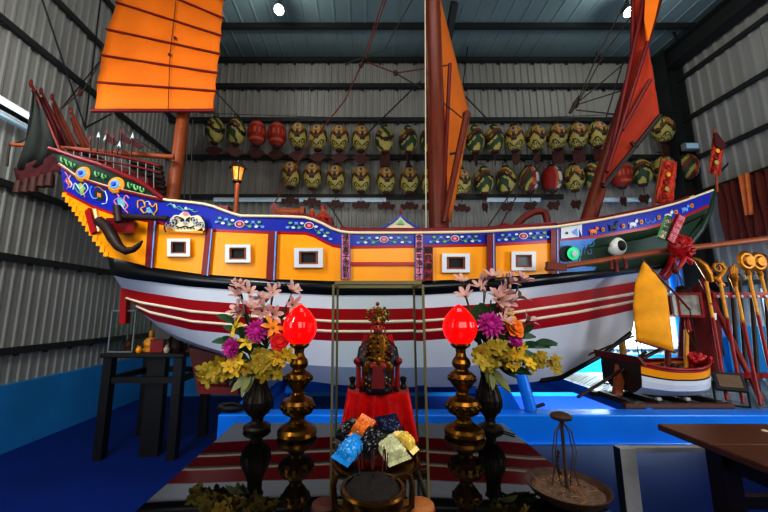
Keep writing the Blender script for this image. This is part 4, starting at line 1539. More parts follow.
# ================================================================== RIGHT SIDE : curtain, weapon rack, drape, hanging lantern
t = thing('curtain', 'rust red pleated curtain hanging on the right wall', 'curtain', (7.0, 5.4, 4.1))
rows = []
for k in range(7):
    z = 4.1 - 1.12 * k / 6
    rows.append([V((7.0 + .05 * math.sin(j * 1.05) + .02 * math.sin(j * .37 + k), 4.4 + (6.42 - 4.4) * j / 90, z)) for j in range(91)])
MB().grid(rows).build('cloth', 'curtain', t, solid=.01)
MB().tube([(7.0, 4.4, 4.12), (7.0, 6.45, 4.12)], .025, 8).build('curtain_rod', 'dark_wood', t)
rows = []
for k in range(9):
    z = 4.12 - .75 * k / 8
    rows.append([V((6.9 - .05 * math.sin(j * .9), 5.75 + .05 * k / 8 + (.15 - .05 * k / 8) * j / 10, z)) for j in range(11)])
MB().grid(rows).build('tie_back', 'gold_cloth', t, solid=.01)
wn = struct(MB(), 'window_2', 'white_frame', 'narrow bright window in the right wall', 'window')
MB().bx(XR - .07, XR - .05, 5.2, 6.05, 1.1, 2.05).build('window_pane', 'window_day', wn)
fr = MB()
for y in (5.2, 5.62, 6.05):
    fr.bx(XR - .1, XR - .04, y - .03, y + .03, 1.07, 2.08)
for z in (1.1, 2.05):
    fr.bx(XR - .1, XR - .04, 5.2, 6.05, z - .03, z + .03)
fr.build('window_frame', 'white_frame', wn)

rk = thing('weapon_rack', 'red wooden rack holding gold-headed ceremonial staffs at the right edge', 'rack', P(750, 405, 3.5))
a = P(712, 378, 3.42)
MB().bx(3.64, 5.2, 3.53, 3.57, a.z - .025, a.z + .025).build('rail', 'throne_red', rk)
a = P(716, 295, 3.72)
MB().bx(a.x, 5.2, 3.75, 3.79, a.z - .03, a.z + .03).build('rail', 'throne_red', rk)
a = P(716, 295, 3.68)
for x in (3.9, 5.1):
    MB().tube([(x, 3.5, .83), (x, 3.9, 2.05)], .025, 8).build('leg', 'throne_red', rk)
for i in range(7):
    q = P(718 + i * 8, 296.5, 3.745)
    MB().ell(q, (.016, .012, .016), 8, 6).build('stud', 'white_paint', rk)


def gold_head(mb, kind, c, up):
    if kind == 'blade':
        mb.tube([c + V((.05, 0, -.16)), c + V((.03, 0, -.06)), c + V((-.01, 0, .03)), c + V((-.06, 0, .09)), c + V((-.12, 0, .12))], [.03, .045, .045, .03, .006], 8)
        mb.ell(c + V((.05, 0, -.05)), (.03, .015, .06), 8, 6)
        mb.ell(c + V((.03, 0, .02)), (.025, .015, .04), 8, 6)
    elif kind == 'scroll':
        mb.tube([c + V((.0 + .07 * math.cos(k * .7) * (1 - k * .07), 0, .02 + .07 * math.sin(k * .7) * (1 - k * .07))) for k in range(11)], .018, 7)
        mb.tube([c + V((.02, 0, -.18)), c + V((-.03, 0, -.1)), c + V((.04, 0, -.04)), c + V((.08, 0, .02)), c + V((.06, 0, .1))], [.03, .03, .025, .022, .008], 8)
        mb.ell(c + V((-.02, 0, -.1)), (.05, .02, .04), 10, 6)
    elif kind == 'hand':
        mb.lathe(c, [(.02, -.18), (.03, -.1), (.045, -.05), (.03, 0)], 10)
        for k in range(5):
            x = -.04 + .02 * k
            mb.tube([c + V((x * .7, 0, -.04)), c + V((x, -.01, .05)), c + V((x * 1.1, -.02, .1 - abs(k - 2) * .02))], [.014, .013, .008], 6)
    else:
        mb.lathe(c, [(0, -.025), (.09, -.02), (.12, 0), (.09, .02), (0, .025)], 24, axis=(0.1, -1, 0))
        mb.lathe(c, [(.07, .02), (.05, .04), (0, .045)], 20, axis=(0.1, -1, 0))
        mb.lathe(c, [(.02, -.2), (.03, -.15), (.02, -.11)], 10)


for head, bot, kd, lb in (((704, 268), (727, 400), 'blade', 'gold curved-blade staff leftmost in the red weapon rack'), ((718, 270), (743, 403), 'scroll', 'gold scroll-headed staff second from the left in the weapon rack'),
                          ((733, 273), (761, 408), 'hand', 'gold hand-headed staff standing in the middle of the weapon rack'), ((746, 261), (778, 408), 'disc', 'staff with a round gold disc head, left of the two discs'),
                          ((758, 262), (793, 408), 'disc', 'staff with a round gold disc head nearest the right edge')):
    top, bt_ = P(head[0], head[1], 3.8 + .12 * (head[0] == 758)), P(bot[0], bot[1], 3.4)
    bt_.z = max(bt_.z, .81)
    t = thing('ceremonial_staff', lb, 'staff', bt_, 'ceremonial staffs in the rack')
    mb = MB()
    gold_head(mb, kd, top, None)
    mb.build('staff_head', 'gold', t)
    d = (bt_ - top)
    MB().tube([top + d * .12, top + d * .42], .015, 8).build('gilt_shaft', 'gold_paint', t)
    MB().tube([top + d * .4, bt_], .015, 8).build('shaft', 'throne_red', t)
for i, (x, y0, y1) in enumerate(((731, 300, 345), (739, 300, 345), (750, 292, 350), (764, 280, 345))):
    t = thing('plain_pole', 'dark plain pole leaning behind the gold staffs, %s from the left' % ORD[i], 'pole', P(x + 6, y1 + 38, 4.0), 'dark poles behind the rack')
    MB().tube([P(x, y0 - 20, 4.3), P(x + 8, y1 + 40, 4.0)], .022, 8).build('shaft', 'dark_wood', t)
    MB().ell(P(x, y0 - 21, 4.3), (.05, .03, .07), 10, 7).build('finial', 'rust_metal', t)
mb = MB()
rows = []
for k in range(12):
    y = 284 + 90 * k / 11
    c = P(699, y, 4.05)
    r = scl(y, 4.05) * interp([(284, 1), (288, 9), (300, 13), (330, 15), (374, 16)], y)
    rows.append([c + V((r * math.cos(a) * (1 + .08 * math.sin(a * 7)), r * math.sin(a) * (1 + .08 * math.sin(a * 7)), 0)) for a in [2 * math.pi * j / 40 for j in range(40)]])
mb.grid(rows, 0, True, True)
mb.build('draped_parasol', 'fabric_red', None, P(699, 374, 4.05))
o = bpy.data.objects['draped_parasol']
tag(o, 'tall dark maroon cloth covered parasol standing behind the hanging lantern', 'parasol')
mb = MB().prism([P(711, 303, 3.66), P(716, 305, 3.66), P(719, 330, 3.66), P(717, 336, 3.66), P(712, 334, 3.66)], (0, .02, 0))
mb.prism([P(713.5, 313, 3.655), P(716, 313, 3.655), P(716, 320, 3.655), P(714, 320, 3.655)], (0, -.006, 0), 1)
o = mb.build('red_pennant', ['fabric_red', 'white_paint'], None, P(713, 303, 3.66))
tag(o, 'small red cloth pennant hanging on the left end of the weapon rack', 'pennant')

t = thing('hanging_lantern', 'square red-framed lantern with lit panes hanging under the bow', 'lantern', P(685, 305, 3.8))
c = P(685, 305, 3.8)
rz = Matrix.Rotation(-.37, 3, 'Z')
s = .1
mb = MB()
for sx in (-1, 1):
    for sy in (-1, 1):
        mb.box(c + rz @ V((sx * s, sy * s, 0)), (.022, .022, .25), 0, rz)
for z in (-.12, .12):
    for sx in (-1, 1):
        mb.box(c + rz @ V((sx * s, 0, z)), (.024, 2 * s, .024), 0, rz)
        mb.box(c + rz @ V((0, sx * s, z)), (2 * s, .024, .024), 0, rz)
mb.build('lantern_frame', 'throne_red', t)
MB().box(c, (.18, .18, .22), 0, rz).build('lamp_pane', 'lit_pane', t)
MB().lathe(c, [(.1, .13), (.06, .17), (.07, .19), (.03, .21), (0, .22)], 12).build('canopy', 'dark_wood', t)
MB().tube([c + V((0, 0, .2)), P(677, 270, 3.8)], .006, 5).tube([c + V((-.06, 0, .16)), P(677, 272, 3.8)], .004, 5).tube([c + V((.06, 0, .16)), P(677, 272, 3.8)], .004, 5).build('cord', 'rope', t)
MB().lathe(c, [(.01, -.3), (.03, -.28), (.025, -.18), (.015, -.13), (.0, -.12)], 10).build('tassel', 'satin_red', t)

# ================================================================== MODEL BOAT
XM0, XM1, YM0 = 2.6, 3.5, 3.56
mbt = thing('model_boat', 'small model junk with a yellow sail on a wooden stand, right of the ship', 'model boat', (3.0, YM0, .88))
ZB = .895


def mst(u):
    x = XM0 + (XM1 - XM0) * u
    b = .30 * (1 - max(0, (u - .45) / .55) ** 2.1) * (1 - .12 * max(0, (.3 - u) / .3)) + .004
    zt = 1.16 + .07 * (max(0, u - .45) / .55) ** 2 + .06 * (max(0, .4 - u) / .4) ** 2
    zb = ZB + .14 * max(0, (u - .72) / .28) ** 2 + .02 * max(0, (.25 - u) / .25)
    return x, b, zt, zb


rowsL = []
fr_ = [0, .25, .45, .6, .65, .88, .92, 1.0]
wd = [.55, .93, .97, .975, .975, 1.0, 1.02, 1.02]
for w, f in zip(wd, fr_):
    L_ = []
    for k in range(41):
        x, b, zt, zb = mst(k / 40)
        L_.append(V((x - .05 * (1 - f) * (k / 40 > .6) * (k / 40 - .6), YM0 - b * w, zb + (zt - zb) * f)))
    rowsL.append(L_)
hb = MB()
cl_ = [0, 0, 0, 1, 2, 3, 3]
for i in range(len(rowsL) - 1):
    hb.grid([rowsL[i], rowsL[i + 1]], cl_[i])
    hb.grid([[V((p.x, 2 * YM0 - p.y, p.z)) for p in rowsL[i + 1]], [V((p.x, 2 * YM0 - p.y, p.z)) for p in rowsL[i]]], cl_[i])
hb.grid([rowsL[0], [V((p.x, 2 * YM0 - p.y, p.z)) for p in rowsL[0]]], 0)
tr = [r[0] for r in rowsL]
hb.add(tr + [V((p.x, 2 * YM0 - p.y, p.z)) for p in tr[::-1]], [tuple(range(2 * len(tr)))], 4)
hb.build('hull', ['white_paint', 'black_paint', 'yellow_paint', 'red_paint', 'dark_wood'], mbt)
dd = [V((p.x, p.y + .01, p.z - .05)) for p in rowsL[-1]]
MB().grid([dd, [V((p.x, 2 * YM0 - p.y, p.z)) for p in dd]]).build('deck', 'brown_wood', mbt)
mb = MB()
for sg in (0, 1):
    mb.tube([p if sg == 0 else V((p.x, 2 * YM0 - p.y, p.z)) for p in rowsL[-1]], .014, 6)
mb.build('rail', 'throne_red', mbt)
mb = MB()
mb.prism([(XM0 - .02, YM0 - .33, 1.2), (XM0 - .02, YM0 + .33, 1.2), (XM0 - .05, YM0 + .3, 1.27), (XM0 - .05, YM0 - .3, 1.27)], (.03, 0, 0))
mb.build('stern_board', 'red_wood', mbt)
MB().prism([(XM0 - .04, YM0 - .04, 1.16), (XM0 - .12, YM0 - .06, .88), (XM0 - .05, YM0 - .06, .87), (XM0 - .0, YM0 - .04, 1.0)], (0, .05, 0)).build('rudder', 'pole_wood', mbt)
MB().tube([P(578, 397, 3.3), P(612, 376, 3.5), P(646, 352, 3.6)], .014, 6).build('oar', 'dark_wood', mbt)
MB().tube([(XM0 + .1, YM0, 1.15), P(668, 345, YM0), P(643, 268, YM0)], [.022, .02, .012], 8).build('mast', 'dark_wood', mbt)
MB().tube([P(668, 375, YM0 + .05), P(668, 335, YM0 + .05)], .026, 8).build('mast', 'mast_wood', mbt)
MB().tube([P(686, 376, YM0), P(686.5, 330, YM0)], .02, 8).build('mast', 'gold_paint', mbt)
ys_ = YM0 - .12
rows = []
LL = [(643, 262), (635, 284), (633, 305), (634.5, 322), (636, 340)]
RR_ = [(644.5, 262), (656, 275), (666.5, 289), (670, 320), (674, 352)]
for i in range(4):
    for k in range(4):
        t = k / 4
        l = (LL[i][0] + (LL[i + 1][0] - LL[i][0]) * t, LL[i][1] + (LL[i + 1][1] - LL[i][1]) * t)
        r = (RR_[i][0] + (RR_[i + 1][0] - RR_[i][0]) * t, RR_[i][1] + (RR_[i + 1][1] - RR_[i][1]) * t)
        rows.append([P(l[0] + (r[0] - l[0]) * j / 10, l[1] + (r[1] - l[1]) * j / 10, ys_ - .012 * math.sin(k * math.pi / 2) - .02 * math.sin(j / 10 * math.pi)) for j in range(11)])
rows.append([P(LL[4][0] + (RR_[4][0] - LL[4][0]) * j / 10, LL[4][1] + (RR_[4][1] - LL[4][1]) * j / 10, ys_) for j in range(11)])
sl = MB().grid(rows).build('sail', 'sail_yellow', mbt, solid=.006)
MB().tube([P(642, 260, ys_ - .01), P(674, 292, ys_ + .05), P(690, 310, ys_ + .1)], .011, 6).build('yard', 'mast_wood', sl)
MB().tube([P(635, 340.5, ys_), P(675, 352.5, ys_)], .01, 6).build('boom', 'batten_red', sl)
mb = MB()
for a, b in (((636, 341), (641, 365)), ((640, 342), (645, 367)), ((690, 311), (700, 362)), ((687, 330), (704, 366))):
    MB().tube([P(*a, ys_), P(*b, YM0)], .005, 5).build('rigging_line', 'rope', mbt)
MB().tube([P(621, 372, YM0 - .05), P(628, 364, YM0 - .05), P(636, 361, YM0 - .05), P(643, 363, YM0 - .05)], .016, 7).build('tiller', 'dark_wood', mbt)
mb = MB()
for i, (x, y, r) in enumerate(((674, 366, .025), (680, 368, .03), (690, 371, .028), (663, 366, .025), (697, 369, .022))):
    mb.ell(P(x, y, YM0 - .05), (r, r, r * 1.3), 10, 7)
mb.build('deck_cargo', 'tag_brown', mbt)
c = P(695, 360, YM0)
mb = MB()
mb.ell(c, (.1, .07, .06), 16, 10)
for k in range(22):
    th, ph = R.uniform(0, math.pi), R.uniform(math.pi, 2 * math.pi)
    d = V((math.sin(th) * math.cos(ph), math.sin(th) * math.sin(ph) * .7, math.cos(th) * .7))
    q = c + V((d.x * .1, d.y * .1, d.z * .085))
    mb.ell(q, (.03, .02, .026), 8, 6)
mb.tube([c + V((.08, 0, 0)), c + V((.14, -.02, .02)), c + V((.16, -.02, -.03))], [.03, .025, .01], 7)
o = mb.build('red_cloth_flower', 'satin_red', None, c)
tag(o, 'red cloth flower resting on the bow of the small model boat', 'bow flower')
std = thing('boat_stand', 'dark wooden stand carrying the small model boat', 'stand', (3.0, 3.5, .81))
MB().bx(2.42, 3.42, 3.295, 3.35, .806, .85).build('beam', 'brown_wood', std)
MB().bx(2.42, 3.42, 3.74, 3.81, .806, .85).build('beam', 'dark_wood', std)
for x in (2.5, 2.78, 3.05, 3.32):
    MB().bx(x - .03, x + .03, 3.33, 3.74, .815, .865).build('slat', 'dark_wood', std)
for x in (2.78, 3.05):
    for y in (3.36, 3.7):
        MB().bx(x - .02, x + .02, y - .015, y + .015, .86, .89).build('post', 'stainless', std)


def floodlight(c, yaw, tilt, label, s=1.0):
    t = thing('floodlight', label, 'floodlight', (c.x, c.y, .805))
    rot = Matrix.Rotation(yaw, 3, 'Z') @ Matrix.Rotation(tilt, 3, 'X')
    mb = MB()
    mb.box(c, (.25 * s, .05 * s, .2 * s), 0, rot, .96)
    for k in range(7):
        mb.box(c + rot @ V(((-.1 + .033 * k) * s, .04 * s, 0)), (.006, .04 * s, .17 * s), 0, rot)
    mb.build('housing', 'flood_black', t, bevel=.008)
    MB().box(c + rot @ V((0, -.028 * s, 0)), (.19 * s, .008, .14 * s), 0, rot).build('lens', 'flood_glass', t)
    z0 = .812 - c.z
    ry = Matrix.Rotation(yaw, 3, 'Z')
    MB().tube([c + ry @ V((-.135 * s, 0, 0)), c + ry @ V((-.135 * s, 0, z0)), c + ry @ V((.135 * s, 0, z0)), c + ry @ V((.135 * s, 0, 0))], .013 * s, 8).build('bracket', 'flood_black', t)


q = P(729, 382, 3.38)
floodlight(q, -.55, -.5, 'black square floodlight on the walkway before the weapon rack', .85)
q = P(614, 361, 4.3)
floodlight(q, -.5, .5, 'grey floodlight standing behind the stern of the small model boat', .9)
mb = MB().lathe(P(622, 343, 4.4), [(0, -.2), (.035, -.19), (.04, .1), (.025, .18), (0, .19)], 10)
mb.tube([P(622, 330, 4.4), P(622, 318, 4.4)], .006, 5)
o = mb.build('gilt_clapper', 'gold_paint', None, P(622, 330, 4.4))
tag(o, 'long gilt clapper hanging on a cord before the barred window', 'hanging ornament')
mb = MB().tube([P(558, 367, 4.0), P(600, 350, 3.9), P(634, 336, 3.8)], .01, 6)
o = mb.build('mooring_rope', 'rope', None, P(600, 350, 3.9))
tag(o, 'dark rope stretched from the ship hull to the small boat sail', 'rope')

# ================================================================== LEFT BENCH WITH ITS CLUTTER
bn = thing('wooden_bench', 'tall dark wooden table in the shade under the ship stern', 'table', (-2.65, 4.7, 0))
MB().bx(-3.1, -2.1, 4.15, 5.1, 1.14, 1.19).build('tabletop', 'bench_wood', bn, bevel=.01)
for x in (-3.03, -2.19):
    for y in (4.24, 5.0):
        MB().bx(x - .05, x + .05, y - .05, y + .05, 0, 1.14).build('leg', 'bench_wood', bn)
MB().bx(-2.62, -2.4, 4.3, 4.4, 0, 1.14).build('leg', 'bench_wood', bn)
for y in (4.24, 5.0):
    MB().bx(-2.98, -2.24, y - .025, y + .025, .84, .91).build('stretcher', 'bench_wood', bn)
for x in (-3.03, -2.19):
    MB().bx(x - .025, x + .025, 4.3, 4.94, .84, .91).build('stretcher', 'bench_wood', bn)


def onbench(px, Y):
    return V(((px - CX) / F / (CP + .28 * SP * -1 + .1) * Y * 1.0, Y, 1.19))


t = thing('glass_box', 'glass box standing at the left end of the dark table under the stern', 'glass box', (-2.93, 4.4, 1.19))
gb_ = MB()
for x in (-3.07, -2.78):
    for y in (4.24, 4.56):
        gb_.bx(x - .008, x + .008, y - .008, y + .008, 1.191, 1.7)
for z in (1.2, 1.69):
    for y in (4.24, 4.56):
        gb_.bx(-3.07, -2.78, y - .008, y + .008, z - .008, z + .008)
    for x in (-3.07, -2.78):
        gb_.bx(x - .008, x + .008, 4.24, 4.56, z - .008, z + .008)
gb_.build('frame', 'grey_plastic', t)
pn = MB()
for y in (4.24, 4.56):
    pn.add([V((-3.07, y, 1.2)), V((-2.78, y, 1.2)), V((-2.78, y, 1.69)), V((-3.07, y, 1.69))], [(0, 1, 2, 3)])
for x in (-3.07, -2.78):
    pn.add([V((x, 4.24, 1.2)), V((x, 4.56, 1.2)), V((x, 4.56, 1.69)), V((x, 4.24, 1.69))], [(0, 1, 2, 3)])
pn.build('glass_panes', GLASS, t)
CL = [(-2.93, 4.4, 'idol', .2, 'tag_brown', 'small brown idol inside the glass box on the dark table'), (-2.56, 4.72, 'jar', .13, 'cream_paint', 'small pale jar behind the gold idol on the dark table'),
      (-2.66, 4.4, 'idol', .26, 'gold_paint', 'gold idol standing in the middle of the dark table'), (-2.5, 4.3, 'box', .14, 'throne_red', 'red box in front of the gold idol'),
      (-2.42, 4.55, 'idol', .3, 'dark_bronze', 'tall dark idol behind the red box on the dark table'), (-2.28, 4.32, 'jar', .18, 'rust_metal', 'brown jar near the right end of the dark table'),
      (-2.16, 4.4, 'idol', .2, 'brown_wood', 'brown idol at the right end of the dark table'), (-2.36, 4.24, 'jar', .09, 'cream_paint', 'tiny cream cup at the front edge of the dark table'),
      (-2.7, 4.24, 'jar', .08, 'yellow_paint', 'tiny yellow cup at the front edge of the dark table')]
for x, y, kd, h, mt, lb in CL:
    z = 1.191
    mb = MB()
    if kd == 'idol':
        nm, ct = 'idol', 'statuette'
        mb.lathe((x, y, z), [(.07 * h / .2, 0), (.07 * h / .2, h * .1), (.05 * h / .2, h * .18), (.06 * h / .2, h * .3), (.04 * h / .2, h * .6), (.016 * h / .2, h * .66)], 12)
        mb.ell((x, y, z + h * .78), (h * .11, h * .11, h * .14), 10, 8)
        mb.lathe((x, y, z + h * .86), [(h * .12, 0), (h * .1, h * .07), (0, h * .14)], 10)
        for sg in (-1, 1):
            mb.tube([(x + sg * h * .2, y, z + h * .56), (x + sg * h * .27, y - h * .1, z + h * .4), (x + sg * h * .06, y - h * .22, z + h * .38)], h * .06, 7)
    elif kd == 'jar':
        nm, ct = 'jar', 'jar'
        mb.lathe((x, y, z), [(h * .3, 0), (h * .42, h * .3), (h * .4, h * .6), (h * .22, h * .8), (h * .28, h * .95), (h * .24, h)], 14)
    else:
        nm, ct = 'gift_box', 'box'
        mb.box((x, y, z + h / 2), (h * 1.1, h * .6, h))
        mb.box((x, y, z + h), (h * 1.16, h * .66, h * .16))
    tag(mb.build(nm, mt, None, (x, y, z)), lb, ct)
# ================================================================== FOREGROUND : ALTAR TABLE
ZTB = 1.0
TX0, TX1, TY0, TY1 = -.8, .88, .78, 2.27
al = thing('altar_table', 'long black glass-topped altar table in the foreground', 'table', (.04, 1.5, 0))
MB().bx(TX0, TX1, TY0, TY1, ZTB - .022, ZTB).build('glass_top', 'table_black', al, bevel=.004)
MB().bx(TX0 + .01, TX1 - .01, TY0 + .01, TY1 - .01, ZTB - .065, ZTB - .023).build('tabletop', 'table_wood', al)
for x in (TX0 + .08, TX1 - .08):
    for y in (TY0 + .08, TY1 - .08):
        MB().box((x, y, (ZTB - .065) / 2), (.09, .09, ZTB - .065), 0, None, 1.1).build('leg', 'table_wood', al)
for y in (TY0 + .08, TY1 - .08):
    MB().bx(TX0 + .13, TX1 - .13, y - .015, y + .015, ZTB - .19, ZTB - .066).build('apron', 'table_wood', al)
for x in (TX0 + .08, TX1 - .08):
    MB().bx(x - .015, x + .015, TY0 + .13, TY1 - .13, ZTB - .19, ZTB - .066).build('apron', 'table_wood', al)

# candlestick lamps
def lamp(cx, label):
    Y = 2.05
    base = P(cx, 437, Y)
    t = thing('lotus_lamp', label, 'altar lamp', (base.x, Y, ZTB))
    prof = [(18.5, 437), (19.8, 434.5), (19.4, 431), (17, 428), (11.5, 425), (8.6, 422.6), (6.8, 420), (7.4, 417.5), (10, 416), (14.6, 413.5), (15.8, 410), (15.8, 404), (14.4, 400.5), (9.5, 398.5), (6.2, 396.5), (7, 395), (5.6, 393),
            (6.2, 391), (9, 387.5), (12, 383), (12.8, 378.5), (11.5, 374.5), (7.2, 372), (6, 370), (8.4, 367.5), (9.2, 364), (8, 360.5), (5.4, 357.5), (4.6, 354), (5, 350), (7.6, 348.5), (9.6, 346.5), (9.6, 344.5), (6, 344)]
    mb = MB()
    c = P(cx, 437, Y)
    pr = [(hw * scl(y, Y), P(cx, y, Y).z - c.z + ZTB + .001) for hw, y in prof]
    x0 = base.x
    mb.lathe((x0, Y, 0), pr, 32)
    mb.build('candlestick', 'brass', t)
    # relief studs round the collar and the bulb
    for (y, hw, n, r) in ((407, 15.8, 14, 2.0), (379, 12.8, 12, 1.7)):
        rl_ = MB()
        z = P(cx, y, Y).z - c.z + ZTB
        for k in range(n):
            a = 2 * math.pi * k / n
            rr = hw * scl(y, Y)
            rl_.ell((x0 + rr * math.cos(a), Y + rr * math.sin(a), z), (r * .006, r * .006, r * .009), 7, 5)
        rl_.build('relief_band', 'dark_brass', t)
    z0 = P(cx, 344.5, Y).z - c.z + ZTB
    bud = [(9.5, 344.5), (11.5, 342.5), (14.6, 338), (16.6, 332.5), (17, 328), (16, 322.5), (13.4, 317.5), (9.8, 312.8), (6, 309), (2.8, 306.8), (0, 305.2)]
    pr = [(hw * scl(y, Y), P(cx, y, Y).z - c.z + ZTB) for hw, y in bud]
    b = MB().lathe((x0, Y, 0), pr, 32).build('lamp_shade', 'lamp_red', t)
    return (x0, Y, P(cx, 328, Y).z)


l1 = lamp(297, 'brass lamp with a glowing red lotus bud shade left of the glass case')
l2 = lamp(464.5, 'brass lamp with a glowing red lotus bud shade right of the glass case')

# vases
VY = 2.155


def vase(cx, prof, mt, label):
    c = P(cx, prof[0][1], VY)
    t = thing('flower_vase', label, 'vase', (c.x, VY, ZTB))
    dz = ZTB + .001 - c.z
    pr = [(hw * scl(y, VY), P(cx, y, VY).z + dz) for hw, y in prof]
    r, z = pr[-1]
    MB().lathe((c.x, VY, 0), pr + [(r * .8, z), (r * .6, z - .05), (0, z - .06)], 28).build('vase_body', mt, t)
    mb = MB()
    for k in range(14):
        a = 2 * math.pi * k / 14
        i0 = len(prof) // 2
        mb.tube([(c.x + pr[i][0] * 1.01 * math.cos(a), VY + pr[i][0] * 1.01 * math.sin(a), pr[i][1]) for i in range(6, len(pr) - 1)], .0045, 5)
    mb.build('fluting', mt, t)
    return V((c.x, VY, pr[-1][1]))


vm1 = vase(257, [(13, 431), (13.6, 428.5), (12, 426.3), (7.5, 424), (5.6, 422), (6, 419), (9.5, 415), (13.4, 408), (14, 402), (12, 396), (8.5, 389), (6, 381), (6.2, 375), (8.5, 370)], 'dark_bronze', 'dark bronze flower vase on the left of the altar table')
vm2 = vase(490.5, [(12, 430.5), (12.4, 428.5), (10.5, 426.5), (6, 424.3), (4.6, 422), (5.4, 418), (9, 413), (11.8, 406), (12, 400), (10.4, 393), (7.6, 386), (5.6, 378), (6, 373), (8, 368)], 'dark_bronze', 'dark bronze flower vase on the right of the altar table')


# ------------------------------------------------------------------ flowers
def frame(d):
    d = V(d).normalized()
    x = d.orthogonal().normalized()
    return d, x, d.cross(x)


def petal(mb, c, out, up, r, w, cup, curl, m=0):
    side = out.cross(up).normalized()
    pts = []
    for t, ww in ((.06, .25), (.35, .9), (.65, 1.0), (.88, .6), (1.0, .06)):
        h = cup * t - curl * t * t
        p = c + out * (r * t) + up * (r * h)
        pts.append((p - side * (w * ww * .5) + up * (r * .06 * ww), p, p + side * (w * ww * .5) + up * (r * .06 * ww)))
    mb.grid([list(q) for q in pts], m)


def blossom(mb, c, d, r, n, wf, cup, curl, m=0, mc=1, phase=0.0):
    d, x, y = frame(d)
    for k in range(n):
        a = 2 * math.pi * k / n + phase
        petal(mb, c, x * math.cos(a) + y * math.sin(a), d, r * R.uniform(.9, 1.1), r * wf, cup * R.uniform(.8, 1.2), curl, m)
    if mc is not None:
        mb.ell(c + d * r * .12, (r * .13, r * .13, r * .13), 7, 5, mc)


def mum(mb, c, d, r, m=0):
    d, x, y = frame(d)
    for lay, (n, rr, cup) in enumerate(((16, 1.0, .15), (14, .86, .5), (10, .65, .95), (7, .42, 1.6))):
        for k in range(n):
            a = 2 * math.pi * (k + lay * .37) / n
            petal(mb, c, x * math.cos(a) + y * math.sin(a), d, r * rr * R.uniform(.9, 1.08), r * .26, cup, .1, m)
    mb.ell(c + d * r * .15, (r * .3, r * .3, r * .3), 8, 6, m)


def leaf(mb, a, d, L, w, droop, m=0):
    d = V(d).normalized()
    side = d.cross(V((0, -1, .3))).normalized()
    rows = []
    for k in range(7):
        t = k / 6
        p = a + d * (L * t) + V((0, 0, -droop * L * t * t))
        ww = w * math.sin(math.pi * min(.98, t * .92 + .06)) ** .8
        rows.append([p - side * ww * .5, p + V((0, .0, -.006)), p + side * ww * .5])
    mb.grid(rows, m)


PX = scl(330, VY)
KN = {'lily': 'lily_stem', 'mum': 'chrysanthemum', 'star': 'lily_stem', 'orchid': 'orchid_spray', 'leaf': 'leaf_sprig', 'rose': 'rose_stem', 'hang': 'orchid_spray'}


